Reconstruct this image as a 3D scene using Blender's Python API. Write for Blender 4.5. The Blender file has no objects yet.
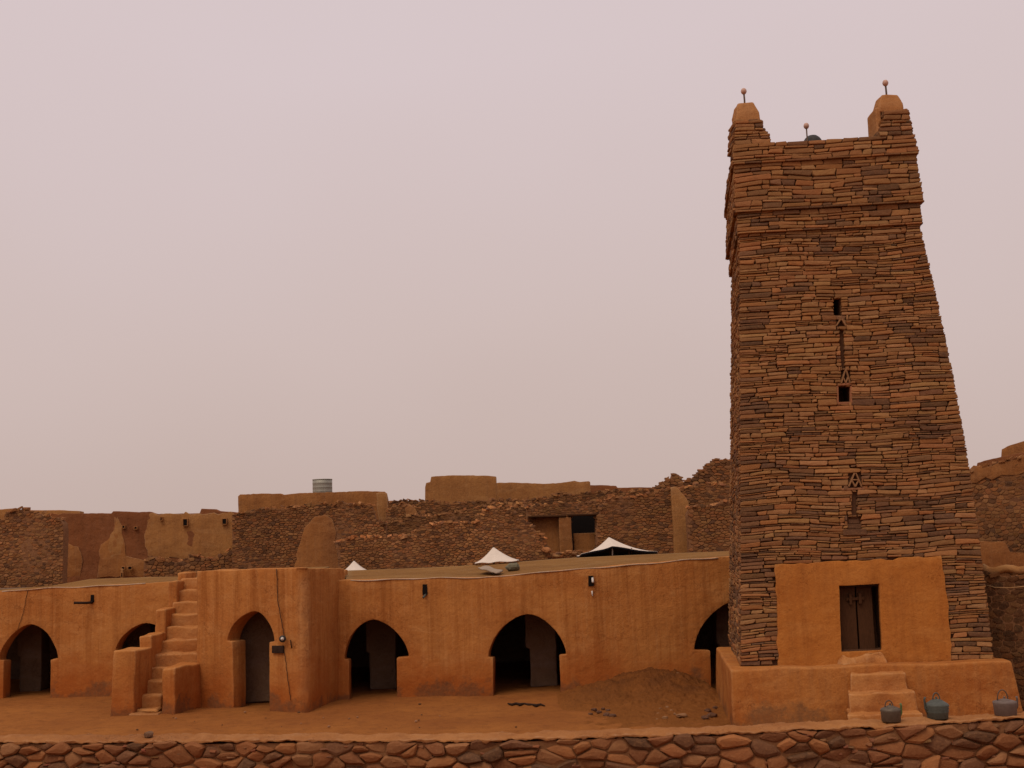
import bpy, bmesh, math, random
from mathutils import Vector, Matrix, noise
from mathutils.geometry import delaunay_2d_cdt
random.seed(7)
R = math.radians
scene = bpy.context.scene
C = scene.collection

# ------------------------------------------------------------------ camera
W_, H_ = 1024, 768
F = 1200.0                       # focal length in pixels
PITCH = math.atan(161 / F)
ROLL = -0.034
EYE = Vector((0, 0, 3.74))
cam = bpy.data.cameras.new('camera')
cam.sensor_width = 36
cam.lens = 36 * F / W_
cam.clip_end = 3000
cam_o = bpy.data.objects.new('camera', cam)
C.objects.link(cam_o)
ROT = Matrix.Rotation(R(90) + PITCH, 3, 'X') @ Matrix.Rotation(ROLL, 3, 'Z')
cam_o.matrix_world = Matrix.Translation(EYE) @ ROT.to_4x4()
scene.camera = cam_o

# ------------------------------------------------------------------ sky and sun
SUN_EL, SUN_AZ = R(58), R(215)    # compass azimuth: behind the viewer, to the left
world = bpy.data.worlds.new('World')
scene.world = world
world.use_nodes = True
nt = world.node_tree
nt.nodes.clear()
out = nt.nodes.new('ShaderNodeOutputWorld')
bg = nt.nodes.new('ShaderNodeBackground')
sky = nt.nodes.new('ShaderNodeTexSky')
sky.sky_type = 'NISHITA'
sky.sun_disc = False
sky.sun_elevation = SUN_EL
sky.sun_rotation = SUN_AZ
sky.dust_density = 8.0
sky.air_density = 1.0
tc = nt.nodes.new('ShaderNodeTexCoord')
sep = nt.nodes.new('ShaderNodeSeparateXYZ')
ramp = nt.nodes.new('ShaderNodeValToRGB')
nz = nt.nodes.new('ShaderNodeTexNoise')
nz.inputs['Scale'].default_value = 2.2
nz.inputs['Detail'].default_value = 2
mp = nt.nodes.new('ShaderNodeMapping')
mp.inputs['Scale'].default_value = (1, 1, 1.6)
nt.links.new(tc.outputs['Generated'], mp.inputs['Vector'])
nt.links.new(mp.outputs['Vector'], nz.inputs['Vector'])
nt.links.new(tc.outputs['Generated'], sep.inputs[0])
ad = nt.nodes.new('ShaderNodeMath'); ad.operation = 'MULTIPLY_ADD'
nt.links.new(nz.outputs['Fac'], ad.inputs[0]); ad.inputs[1].default_value = 0.20
nt.links.new(sep.outputs['Z'], ad.inputs[2])
nt.links.new(ad.outputs[0], ramp.inputs[0])
cr = ramp.color_ramp
cr.elements[0].position = 0.08; cr.elements[0].color = (0.565, 0.435, 0.39, 1)
cr.elements[1].position = 1.0; cr.elements[1].color = (0.72, 0.635, 0.67, 1)
e = cr.elements.new(0.27); e.color = (0.635, 0.505, 0.475, 1)
e = cr.elements.new(0.50); e.color = (0.695, 0.575, 0.58, 1)
sc_ = nt.nodes.new('ShaderNodeVectorMath'); sc_.operation = 'SCALE'; sc_.inputs['Scale'].default_value = 0.08
nt.links.new(sky.outputs[0], sc_.inputs[0])
mixw = nt.nodes.new('ShaderNodeMix'); mixw.data_type = 'RGBA'
mixw.inputs[0].default_value = 0.93
nt.links.new(sc_.outputs[0], mixw.inputs[6])
nt.links.new(ramp.outputs[0], mixw.inputs[7])
nt.links.new(mixw.outputs[2], bg.inputs[0])
bg.inputs[1].default_value = 1.03
nt.links.new(bg.outputs[0], out.inputs[0])

sun = bpy.data.lights.new('sun', 'SUN')
sun.energy = 1.35
sun.angle = R(35)
sun.color = (1.0, 0.86, 0.70)
sun_o = bpy.data.objects.new('sun', sun)
C.objects.link(sun_o)
sd = Vector((math.sin(SUN_AZ) * math.cos(SUN_EL), math.cos(SUN_AZ) * math.cos(SUN_EL), math.sin(SUN_EL)))
sun_o.rotation_euler = sd.to_track_quat('Z', 'Y').to_euler()
sun_o.location = sd * 60

scene.view_settings.view_transform = 'Standard'
scene.view_settings.look = 'None'
scene.view_settings.exposure = 0.0
scene.view_settings.gamma = 1.0
scene.view_settings.use_curve_mapping = False
scene.render.engine = 'CYCLES'
scene.cycles.max_bounces = 6
scene.cycles.use_denoising = True

# ------------------------------------------------------------------ picture measuring helpers
def ray(px, py):
    d = Vector(((px - W_ / 2) / F, (H_ / 2 - py) / F, -1.0))
    return ROT @ d

def at(px, py, Y):
    d = ray(px, py)
    return EYE + d * (Y / d.y)

def G(px, py, z=0.0):
    d = ray(px, py)
    return EYE + d * ((z - EYE.z) / d.z)

# ------------------------------------------------------------------ materials
def new_mat(name):
    m = bpy.data.materials.new(name)
    m.use_nodes = True
    t = m.node_tree
    b = t.nodes['Principled BSDF']
    b.inputs['Roughness'].default_value = 0.95
    b.inputs['Specular IOR Level'].default_value = 0.03
    return m, t, b

def noise_node(t, scale, detail=4, rough=0.6, vec=None, stretch=None, dist=0.0):
    g = t.nodes.new('ShaderNodeNewGeometry')
    n = t.nodes.new('ShaderNodeTexNoise')
    n.inputs['Scale'].default_value = scale
    n.inputs['Detail'].default_value = detail
    n.inputs['Roughness'].default_value = rough
    n.inputs['Distortion'].default_value = dist
    src = g.outputs['Position']
    if stretch:
        mpn = t.nodes.new('ShaderNodeMapping')
        mpn.inputs['Scale'].default_value = stretch
        t.links.new(src, mpn.inputs['Vector'])
        src = mpn.outputs['Vector']
    t.links.new(src, n.inputs['Vector'])
    return n.outputs['Fac']

def rng(t, src, a, b, lo, hi):
    m = t.nodes.new('ShaderNodeMapRange')
    m.inputs['From Min'].default_value = a; m.inputs['From Max'].default_value = b
    m.inputs['To Min'].default_value = lo; m.inputs['To Max'].default_value = hi
    t.links.new(src, m.inputs['Value'])
    return m.outputs[0]

def mix(t, fac, a, b, mode='MIX'):
    m = t.nodes.new('ShaderNodeMix'); m.data_type = 'RGBA'; m.blend_type = mode
    for i, v in ((0, fac), (6, a), (7, b)):
        if isinstance(v, (int, float)): m.inputs[i].default_value = v
        elif isinstance(v, tuple): m.inputs[i].default_value = v if len(v) == 4 else (*v, 1)
        else: t.links.new(v, m.inputs[i])
    return m.outputs[2]

def math_(t, op, a, b):
    m = t.nodes.new('ShaderNodeMath'); m.operation = op
    for i, v in ((0, a), (1, b)):
        if isinstance(v, (int, float)): m.inputs[i].default_value = v
        else: t.links.new(v, m.inputs[i])
    return m.outputs[0]

def bump(t, b, hs, strength=0.5, dist=0.03):
    prev = None
    for h, s, d in hs:
        n = t.nodes.new('ShaderNodeBump')
        n.inputs['Strength'].default_value = s
        n.inputs['Distance'].default_value = d
        t.links.new(h, n.inputs['Height'])
        if prev is not None: t.links.new(prev, n.inputs['Normal'])
        prev = n.outputs[0]
    t.links.new(prev, b.inputs['Normal'])

def plaster_mat(name, col, col2, streak=(0.2, 0.09, 0.04), streak_amt=0.35, damp=None, damp_h=0.35, speck=0.5, splash=None):
    m, t, b = new_mat(name)
    n1 = noise_node(t, 0.6, 6, 0.65)
    c = mix(t, rng(t, n1, 0.38, 0.62, 0, 1), col, col2)
    # trowelled bands of slightly different mud
    band = noise_node(t, 1.0, 5, 0.6, stretch=(0.8, 0.8, 2.6), dist=0.6)
    c = mix(t, rng(t, band, 0.50, 0.66, 0, 0.45), c, (col[0] * 1.12, col[1] * 1.28, col[2] * 1.6))
    # rain streaks
    st = noise_node(t, 1.0, 6, 0.7, stretch=(4.5, 4.5, 0.20))
    c = mix(t, rng(t, st, 0.47, 0.66, 0, streak_amt), c, streak)
    st2 = noise_node(t, 1.0, 5, 0.65, stretch=(11.0, 11.0, 0.5))
    c = mix(t, rng(t, st2, 0.5, 0.70, 0, streak_amt * 0.55), c, (col[0] * 1.15, col[1] * 1.35, col[2] * 1.8))
    blot = noise_node(t, 3.6, 8, 0.75)
    c = mix(t, rng(t, blot, 0.50, 0.70, 0, speck), c, (col2[0] * .66, col2[1] * .60, col2[2] * .62))
    blot2 = noise_node(t, 9.0, 6, 0.75)
    c = mix(t, rng(t, blot2, 0.52, 0.72, 0, speck * .8), c, (col[0] * 1.12, col[1] * 1.3, col[2] * 1.7))
    fine = noise_node(t, 34, 5, 0.75)
    c = mix(t, rng(t, fine, 0.42, 0.72, 0, 0.32), c, (col2[0] * .66, col2[1] * .62, col2[2] * .62))
    gp = t.nodes.new('ShaderNodeNewGeometry')
    edge_pale = math_(t, 'MULTIPLY', rng(t, gp.outputs['Pointiness'], 0.53, 0.60, 0, 0.75), rng(t, blot, 0.35, 0.6, 0.3, 1.0))
    c = mix(t, edge_pale, c, (min(.5, col[0] * 1.12), col[1] * 1.55, col[2] * 2.6))  # paler colour on convex edges, broken up by the blotch noise
    # hairline cracks where the mud has dried
    vor = t.nodes.new('ShaderNodeTexVoronoi'); vor.feature = 'DISTANCE_TO_EDGE'; vor.inputs['Scale'].default_value = 1.7
    wv = t.nodes.new('ShaderNodeVectorMath'); wv.operation = 'ADD'
    nzc = t.nodes.new('ShaderNodeTexNoise'); nzc.inputs['Scale'].default_value = 3.0; nzc.inputs['Detail'].default_value = 6
    t.links.new(gp.outputs['Position'], nzc.inputs['Vector'])
    t.links.new(gp.outputs['Position'], wv.inputs[0]); t.links.new(nzc.outputs['Color'], wv.inputs[1]); t.links.new(wv.outputs[0], vor.inputs['Vector'])
    cf_ = math_(t, 'MULTIPLY', rng(t, vor.outputs['Distance'], 0.004, 0.016, 0.55, 0.0), rng(t, n1, 0.46, 0.58, 0.0, 1.0))
    c = mix(t, cf_, c, (col2[0] * .4, col2[1] * .36, col2[2] * .4))
    if damp:
        g = t.nodes.new('ShaderNodeNewGeometry')
        s = t.nodes.new('ShaderNodeSeparateXYZ')
        t.links.new(g.outputs['Position'], s.inputs[0])
        wob = noise_node(t, 1.3, 7, 0.7)
        zz = math_(t, 'ADD', s.outputs['Z'], rng(t, wob, 0.3, 0.7, 0.55, -0.5))
        if splash:
            zs_ = math_(t, 'ADD', s.outputs['Z'], rng(t, n1, 0.3, 0.7, 0.5, -0.5))
            c = mix(t, rng(t, zs_, 0.25, 1.25, 0.85, 0.0), c, splash)
        f = rng(t, zz, damp_h - 0.12, damp_h + 0.14, 0.8, 0.0)
        f2 = math_(t, 'MULTIPLY', f, rng(t, blot2, 0.35, 0.6, 0.5, 1.0))
        c = mix(t, f2, c, damp)
    t.links.new(c, b.inputs['Base Color'])
    bump(t, b, [(noise_node(t, 2.5, 5, 0.65), 0.8, 0.06), (noise_node(t, 13, 7, 0.75), 0.7, 0.014),
                (noise_node(t, 80, 3, 0.6), 0.5, 0.004)])
    return m

def stone_mat(name, gain=1.0):
    m, t, b = new_mat(name)
    a = t.nodes.new('ShaderNodeAttribute'); a.attribute_name = 'Col'
    n = noise_node(t, 9, 6, 0.7)
    c = mix(t, rng(t, n, 0.3, 0.75, 0.0, 0.55), a.outputs['Color'], (0.20 * gain, 0.092 * gain, 0.042 * gain))
    n2 = noise_node(t, 30, 4, 0.7)
    c = mix(t, rng(t, n2, 0.5, 0.8, 0.0, 0.45), c, (0.36 * gain, 0.17 * gain, 0.07 * gain))
    t.links.new(c, b.inputs['Base Color'])
    bump(t, b, [(noise_node(t, 11, 5, 0.7), 0.7, 0.03), (noise_node(t, 60, 4, 0.65), 0.6, 0.008)])
    return m

def flat_mat(name, col, rough=0.8, metal=0.0, var=0.25, scale=12, stretch=None, dark=0.5, bmp=0.004):
    m, t, b = new_mat(name)
    n = noise_node(t, scale, 5, 0.65, stretch=stretch)
    c = mix(t, rng(t, n, 0.35, 0.7, 0, var), col, tuple(x * dark for x in col))
    t.links.new(c, b.inputs['Base Color'])
    b.inputs['Roughness'].default_value = rough
    b.inputs['Metallic'].default_value = metal
    b.inputs['Specular IOR Level'].default_value = 0.3 if rough < 0.7 else 0.05
    if bmp: bump(t, b, [(noise_node(t, scale * 3, 4, 0.6, stretch=stretch), 0.5, bmp)])
    return m

M = {}
M['plaster'] = plaster_mat('ochre_plaster', (0.455, 0.186, 0.050), (0.405, 0.148, 0.038), streak=(0.23, 0.07, 0.016), streak_amt=0.6, speck=0.3, splash=(0.33, 0.088, 0.018), damp=(0.15, 0.068, 0.032), damp_h=0.20)
M['plaster_panel'] = plaster_mat('orange_plaster', (0.42, 0.152, 0.031), (0.37, 0.125, 0.026), streak=(0.2, 0.062, 0.017), streak_amt=0.35, speck=0.3)
M['steps'] = plaster_mat('worn_step_plaster', (0.45, 0.195, 0.060), (0.39, 0.145, 0.040), streak_amt=0.15, speck=0.6)
M['cap'] = plaster_mat('pinnacle_plaster', (0.40, 0.18, 0.062), (0.34, 0.14, 0.05), streak_amt=0.2, speck=0.4)
M['plinth'] = plaster_mat('plinth_plaster', (0.42, 0.162, 0.040), (0.33, 0.105, 0.025), streak_amt=0.35, damp=(0.17, 0.08, 0.035), damp_h=0.12, speck=0.6)
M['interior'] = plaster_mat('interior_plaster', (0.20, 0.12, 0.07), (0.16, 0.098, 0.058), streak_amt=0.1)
M['roof'] = plaster_mat('clay_roof', (0.25, 0.122, 0.036), (0.20, 0.095, 0.029), streak_amt=0.1)
M['old'] = plaster_mat('old_plaster', (0.33, 0.138, 0.042), (0.25, 0.098, 0.032), streak_amt=0.4)
M['old_light'] = plaster_mat('weathered_plaster', (0.37, 0.172, 0.055), (0.30, 0.132, 0.043), streak_amt=0.3, speck=0.45)
M['old_dark'] = plaster_mat('dark_adobe', (0.235, 0.085, 0.031), (0.18, 0.066, 0.026), streak_amt=0.35)
M['stone'] = stone_mat('flat_stone')
M['core'] = flat_mat('mud_mortar', (0.10, 0.046, 0.024), 1.0, var=0.5, scale=20)
M['core_near'] = flat_mat('dusty_mud_fill', (0.23, 0.105, 0.045), 1.0, var=0.6, scale=9, bmp=0.03)
M['core_far'] = flat_mat('rubble_core', (0.26, 0.122, 0.056), 1.0, var=0.6, scale=6, bmp=0.05)
M['coping'] = plaster_mat('mud_coping', (0.36, 0.155, 0.052), (0.28, 0.112, 0.038), streak_amt=0.0, speck=0.5)
M['wood'] = flat_mat('old_door_wood', (0.075, 0.032, 0.014), 0.75, var=0.7, scale=9, stretch=(9, 9, 0.6), dark=0.4)
M['wood_dark'] = flat_mat('dark_wood', (0.04, 0.022, 0.015), 0.8, var=0.5)
M['void'] = flat_mat('recess_shade_black', (0.012, 0.009, 0.008), 1.0, var=0.2)  # near-black colour stands in for the shade inside openings
M['metal'] = flat_mat('rusty_rod', (0.13, 0.085, 0.06), 0.7, metal=0.3)
M['egg'] = flat_mat('ostrich_egg', (0.55, 0.33, 0.24), 0.5, var=0.5, scale=20, dark=0.55)
M['dome'] = flat_mat('dark_metal_dome', (0.045, 0.04, 0.035), 0.6, metal=0.4)
M['canvas'] = flat_mat('white_canvas', (0.66, 0.56, 0.46), 0.85, var=0.35, scale=4, dark=0.72)
M['canvas_in'] = flat_mat('tent_shade_black', (0.025, 0.028, 0.04), 0.9)  # near-black, stands in for the shade under the tent canvas
M['tank'] = flat_mat('galvanised_tank', (0.33, 0.31, 0.25), 0.55, metal=0.3, var=0.6, scale=3, stretch=(3, 3, 0.4), dark=0.6)
M['white'] = flat_mat('white_paint', (0.62, 0.56, 0.50), 0.6)
M['cable'] = flat_mat('black_cable', (0.05, 0.03, 0.022), 0.7)
M['kettle_a'] = flat_mat('dusty_aluminium', (0.13, 0.10, 0.07), 0.6, metal=0.45, var=0.6, scale=25)
M['kettle_b'] = flat_mat('grey_green_plastic', (0.072, 0.076, 0.060), 0.55, var=0.5, scale=25)
M['kettle_c'] = flat_mat('grey_plastic', (0.14, 0.098, 0.078), 0.6, var=0.5, scale=25)
M['green'] = flat_mat('green_plastic', (0.10, 0.14, 0.045), 0.5)
M['green_cloth'] = flat_mat('grey_green_cloth', (0.16, 0.14, 0.09), 0.9)

def ground_mat():
    m, t, b = new_mat('orange_sand')
    n1 = noise_node(t, 0.35, 5, 0.6)
    c = mix(t, rng(t, n1, 0.35, 0.65, 0, 1), (0.30, 0.112, 0.028), (0.235, 0.082, 0.022))
    n2 = noise_node(t, 3.0, 8, 0.75)
    c = mix(t, rng(t, n2, 0.48, 0.72, 0, 0.75), c, (0.16, 0.055, 0.018))
    n3 = noise_node(t, 26, 4, 0.7)
    c = mix(t, rng(t, n3, 0.55, 0.8, 0, 0.55), c, (0.12, 0.055, 0.03))
    t.links.new(c, b.inputs['Base Color'])
    bump(t, b, [(noise_node(t, 2.2, 6, 0.65), 0.8, 0.06), (noise_node(t, 16, 6, 0.7), 0.7, 0.02), (noise_node(t, 80, 2, 0.6), 0.5, 0.006)])
    return m
M['ground'] = ground_mat()
def mound_mat():
    m, t, b = new_mat('dark_heap_earth')
    n1 = noise_node(t, 1.6, 8, 0.75)
    c = mix(t, rng(t, n1, 0.38, 0.62, 0, 1), (0.225, 0.078, 0.020), (0.155, 0.056, 0.018))
    gg = t.nodes.new('ShaderNodeNewGeometry'); sx_ = t.nodes.new('ShaderNodeSeparateXYZ')
    t.links.new(gg.outputs['Position'], sx_.inputs[0])
    zn = math_(t, 'ADD', sx_.outputs['Z'], rng(t, noise_node(t, 2.0, 6, 0.7), 0.3, 0.7, -0.12, 0.12))
    c = mix(t, rng(t, zn, 0.0, 0.40, 1.0, 0.0), c, (0.27, 0.098, 0.025))
    n3 = noise_node(t, 22, 5, 0.75)
    c = mix(t, rng(t, n3, 0.6, 0.75, 0, 0.5), c, (0.34, 0.17, 0.08))
    t.links.new(c, b.inputs['Base Color'])
    bump(t, b, [(noise_node(t, 3.5, 8, 0.75), 1.0, 0.12), (noise_node(t, 24, 6, 0.7), 0.9, 0.03)])
    return m
M['mound'] = mound_mat()

# ------------------------------------------------------------------ object helpers
def link(name, me, mat, parent=None):
    o = bpy.data.objects.new(name, me)
    C.objects.link(o)
    if mat: me.materials.append(M[mat] if isinstance(mat, str) else mat)
    if parent:
        o.parent = parent
        o.matrix_parent_inverse = parent.matrix_world.inverted() if False else Matrix.Translation(-Vector(parent.location))
    return o

def from_lists(name, V, Fc, mat, parent=None, cols=None, smooth=False):
    me = bpy.data.meshes.new(name)
    me.from_pydata(V, [], Fc)
    if cols:
        a = me.color_attributes.new('Col', 'FLOAT_COLOR', 'POINT')
        flat = []
        for c in cols: flat.extend((c[0], c[1], c[2], 1.0))
        a.data.foreach_set('color', flat)
    if smooth: me.polygons.foreach_set('use_smooth', [True] * len(me.polygons))
    me.update()
    return link(name, me, mat, parent)

def tag(o, label, cat, group=None, kind=None):
    if label: o['label'] = label
    if cat: o['category'] = cat
    if group: o['group'] = group
    if kind: o['kind'] = kind
    return o

def thing(name, loc, label, cat, group=None):
    o = bpy.data.objects.new(name, None)
    C.objects.link(o)
    o.location = loc
    o.empty_display_size = 0.3
    return tag(o, label, cat, group)

def bevel(o, w=0.03, seg=2, ang=40):
    m = o.modifiers.new('bevel', 'BEVEL'); m.width = w; m.segments = seg
    m.limit_method = 'ANGLE'; m.angle_limit = R(ang)
    return o

def nvec(p, sc):
    return Vector((noise.noise(p * sc + Vector((11, 3, 7))), noise.noise(p * sc + Vector((2, 41, 17))), noise.noise(p * sc + Vector((31, 5, 71)))))

def rough_solid(name, quads, mat, parent, size=0.14, amp=0.02, sc=1.3, bev=0.04):
    """closed solid from a ring list: quads = list of rings (each 4 pts, bottom to top); subdivided and weathered"""
    bm = bmesh.new()
    rings = [[bm.verts.new(p) for p in q] for q in quads]
    n = len(quads[0])
    for a, b in zip(rings, rings[1:]):
        for i in range(n):
            bm.faces.new((a[i], a[(i + 1) % n], b[(i + 1) % n], b[i]))
    bm.faces.new(list(reversed(rings[0]))); bm.faces.new(rings[-1])
    bmesh.ops.recalc_face_normals(bm, faces=bm.faces)
    if bev: bmesh.ops.bevel(bm, geom=[e for e in bm.edges if e.is_manifold and e.calc_face_angle(0) > 0.5], offset=bev, segments=3, profile=0.6, affect='EDGES')
    for _ in range(7):
        le = [e for e in bm.edges if e.calc_length() > size * 1.6]
        if not le or len(bm.verts) > 12000: break
        bmesh.ops.subdivide_edges(bm, edges=le, cuts=1, use_grid_fill=True)
    bmesh.ops.triangulate(bm, faces=[f for f in bm.faces if len(f.verts) > 4])
    for v in bm.verts:
        v.co += nvec(v.co, sc) * amp * 1.6 + nvec(v.co, sc * 4) * amp * 0.5
    me = bpy.data.meshes.new(name); bm.to_mesh(me); bm.free()
    me.polygons.foreach_set('use_smooth', [True] * len(me.polygons))
    return link(name, me, mat, parent)

def box_rings(x0, x1, y0, y1, z0, z1):
    return [[(x0, y0, z), (x1, y0, z), (x1, y1, z), (x0, y1, z)] for z in (z0, z1)]

def rbox(name, x0, x1, y0, y1, z0, z1, mat, parent, **k):
    return rough_solid(name, box_rings(x0, x1, y0, y1, z0, z1), mat, parent, **k)

def tube(name, pts, r, mat, parent, n=8, taper=None, closed_ring=False):
    V, Fc = [], []
    pts = [Vector(p) for p in pts]
    L = len(pts)
    for i, p in enumerate(pts):
        if closed_ring: d = (pts[(i + 1) % L] - pts[i - 1]).normalized()
        else: d = (pts[min(i + 1, L - 1)] - pts[max(i - 1, 0)]).normalized()
        u = d.cross(Vector((0.13, 0.21, 0.97))).normalized()
        if u.length < 0.5: u = Vector((1, 0, 0))
        v = d.cross(u)
        rr = r * (taper[i] if taper else 1)
        for k in range(n):
            a = 2 * math.pi * k / n
            V.append(p + (u * math.cos(a) + v * math.sin(a)) * rr)
    for i in range(L if closed_ring else L - 1):
        j = (i + 1) % L
        for k in range(n):
            Fc.append((i * n + k, i * n + (k + 1) % n, j * n + (k + 1) % n, j * n + k))
    if not closed_ring:
        Fc.append(tuple(range(n - 1, -1, -1))); Fc.append(tuple((L - 1) * n + k for k in range(n)))
    return from_lists(name, V, Fc, mat, parent, smooth=True)

def lathe(name, c, prof, mat, parent, n=24, wob=0.0):
    V, Fc = [], []
    c = Vector(c)
    for r, z in prof:
        for k in range(n):
            a = 2 * math.pi * k / n
            V.append(c + Vector((r * math.cos(a), r * math.sin(a), z)))
    for i in range(len(prof) - 1):
        for k in range(n):
            Fc.append((i * n + k, i * n + (k + 1) % n, (i + 1) * n + (k + 1) % n, (i + 1) * n + k))
    Fc.append(tuple(range(n - 1, -1, -1))); Fc.append(tuple((len(prof) - 1) * n + k for k in range(n)))
    if wob: V = [v + nvec(v, 6) * wob for v in V]
    return from_lists(name, V, Fc, mat, parent, smooth=True)

def lump(name, c, size, mat, parent=None, seed=0, sub=2, col=None):
    """an angular weathered stone"""
    bm = bmesh.new()
    bmesh.ops.create_icosphere(bm, subdivisions=sub, radius=1)
    rnd = random.Random(seed)
    off = Vector((rnd.random() * 50, rnd.random() * 50, rnd.random() * 50))
    rz = Matrix.Rotation(rnd.random() * 6.28, 3, 'Z')
    for v in bm.verts:
        d = v.co.normalized()
        q = max(abs(d.x), abs(d.y), abs(d.z))
        v.co = d / (q ** 0.55) * (1 + 0.35 * noise.noise(d * 1.3 + off))
        v.co = Vector((v.co.x * size[0], v.co.y * size[1], v.co.z * size[2]))
        v.co = rz @ v.co + Vector(c)
    me = bpy.data.meshes.new(name); bm.to_mesh(me); bm.free()
    a = me.color_attributes.new('Col', 'FLOAT_COLOR', 'POINT')
    cc = col or stone_col(rnd)
    a.data.foreach_set('color', list((*cc, 1.0)) * len(me.vertices))
    return link(name, me, mat, parent)

# ------------------------------------------------------------------ masonry
def stone_col(rnd, dark=0.14, gain=1.0):
    r = rnd.random()
    if r < dark * .75: c = (0.11, 0.060, 0.034)
    elif r < dark + 0.12: c = (0.185, 0.092, 0.044)
    elif r < dark + 0.34: c = (0.305, 0.128, 0.046)
    elif r < dark + 0.66: c = (0.325, 0.162, 0.064)
    else: c = (0.27, 0.124, 0.047)
    k = gain * rnd.uniform(0.80, 1.16)
    return (c[0] * k * rnd.uniform(0.93, 1.07), c[1] * k, c[2] * k * rnd.uniform(0.9, 1.1))

def emit_stone(poly, Mf, V, Fc, cols, col, rnd, gap=0.008, depth=0.05, inset=0.16, base=-0.05, tilt=0.015, rings=2):
    """poly: (s,t) points counter-clockwise seen from outside; Mf(s,t,d) -> xyz"""
    n = len(poly)
    cs = sum(p[0] for p in poly) / n; ct = sum(p[1] for p in poly) / n
    w = max(p[0] for p in poly) - min(p[0] for p in poly); h = max(p[1] for p in poly) - min(p[1] for p in poly)
    if w < gap * 3 or h < gap * 2.5: return
    def shrink(p, ins):
        ds, dt = p[0] - cs, p[1] - ct
        return (cs + ds * max(0.05, 1 - ins / (w / 2)), ct + dt * max(0.05, 1 - ins / (h / 2)))
    b0 = len(V)
    d = depth * rnd.uniform(0.45, 1.25)
    ts, tt = rnd.uniform(-1, 1) * tilt / max(w, 0.1), rnd.uniform(-1, 1) * tilt / max(h, 0.05)
    m = min(w, h)
    lv = [(gap * 0.5, base), (gap * 0.6, d * 0.62), (gap * 0.6 + m * inset * 0.6, d)] if rings == 2 else [(gap * 0.5, base), (gap * 0.6 + m * inset * 0.3, d)]
    for ins, dd in lv:
        for p in poly:
            q = shrink(p, ins)
            e_ = dd + (ts * (q[0] - cs) + tt * (q[1] - ct) if dd > 0 else 0)
            V.append(Mf(q[0], q[1], e_)); cols.append(col)
    V.append(Mf(cs + rnd.uniform(-.1, .1) * w, ct + rnd.uniform(-.1, .1) * h, d * 1.12)); cols.append(col)
    L = len(lv)
    for r in range(L - 1):
        for i in range(n):
            j = (i + 1) % n
            Fc.append((b0 + r * n + i, b0 + r * n + j, b0 + (r + 1) * n + j, b0 + (r + 1) * n + i))
    tip = b0 + L * n
    for i in range(n):
        Fc.append((b0 + (L - 1) * n + i, b0 + (L - 1) * n + (i + 1) % n, tip))

def rect_poly(s0, s1, t0, t1, rnd, j):
    w, h = s1 - s0, t1 - t0
    c = min(w, h) * 0.28
    def k(): return rnd.uniform(0.15, 1.0) * c
    a = [(s0 + k(), t0), (s1 - k(), t0), (s1, t0 + k()), (s1, t1 - k()), (s1 - k(), t1), (s0 + k(), t1), (s0, t1 - k()), (s0, t0 + k())]
    if w > 3 * h:
        a.insert(1, ((s0 + s1) / 2, t0)); a.insert(6, ((s0 + s1) / 2, t1))
    sk0, sk1 = rnd.uniform(-.35, .35) * h, rnd.uniform(-.35, .35) * h
    tb, tu = rnd.uniform(-.10, .10) * h, rnd.uniform(-.10, .10) * h
    o = []
    for x, y in a:
        f = (y - t0) / max(1e-6, h) - .5; g_ = (x - s0) / max(1e-6, w) - .5
        x2 = x + (sk0 if g_ < 0 else sk1) * f * min(1, w / (2 * h)) * (1 if abs(g_) > .3 else 0)
        o.append((x2 + rnd.uniform(-j, j), y + (tb if f < 0 else tu) * g_ * 2 + rnd.uniform(-j, j) * .7))
    return o

def slab_layout(T, wid, rnd, band=(0.13, 0.24), chunk=(0.3, 1.0), sl=(0.05, 0.12), sw=(0.16, 0.5)):
    """flat stones in broken courses: list of (s0,s1,t0,t1)"""
    res = []
    t = 0.0
    while t < T - 0.02:
        bh = rnd.uniform(*band)
        if T - (t + bh) < 0.06: bh = T - t
        Wd = wid(t + bh / 2)
        s = 0.0
        while s < Wd - 0.01:
            cw = rnd.uniform(*chunk)
            if Wd - (s + cw) < 0.15: cw = Wd - s
            tt = t
            while tt < t + bh - 0.012:
                hh = rnd.uniform(*sl)
                if t + bh - (tt + hh) < sl[0] * 0.75: hh = t + bh - tt
                ss = s
                while ss < s + cw - 0.01:
                    w = rnd.uniform(*sw) * (0.8 + hh * 4)
                    if s + cw - (ss + w) < 0.1: w = s + cw - ss
                    res.append((ss, ss + w, tt, tt + hh))
                    ss += w
                tt += hh
            s += cw
        t += bh
    return res

def subtract(rects, holes_):
    for h0, h1, v0, v1 in holes_:
        out_ = []
        for s0, s1, t0, t1 in rects:
            if s1 <= h0 or s0 >= h1 or t1 <= v0 or t0 >= v1: out_.append((s0, s1, t0, t1)); continue
            if s0 < h0: out_.append((s0, h0, t0, t1))
            if s1 > h1: out_.append((h1, s1, t0, t1))
            a_, b_ = max(s0, h0), min(s1, h1)
            if t1 > v1 + .02: out_.append((a_, b_, v1, t1))
            if t0 < v0 - .02: out_.append((a_, b_, t0, v0))
        rects = out_
    return rects

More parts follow.
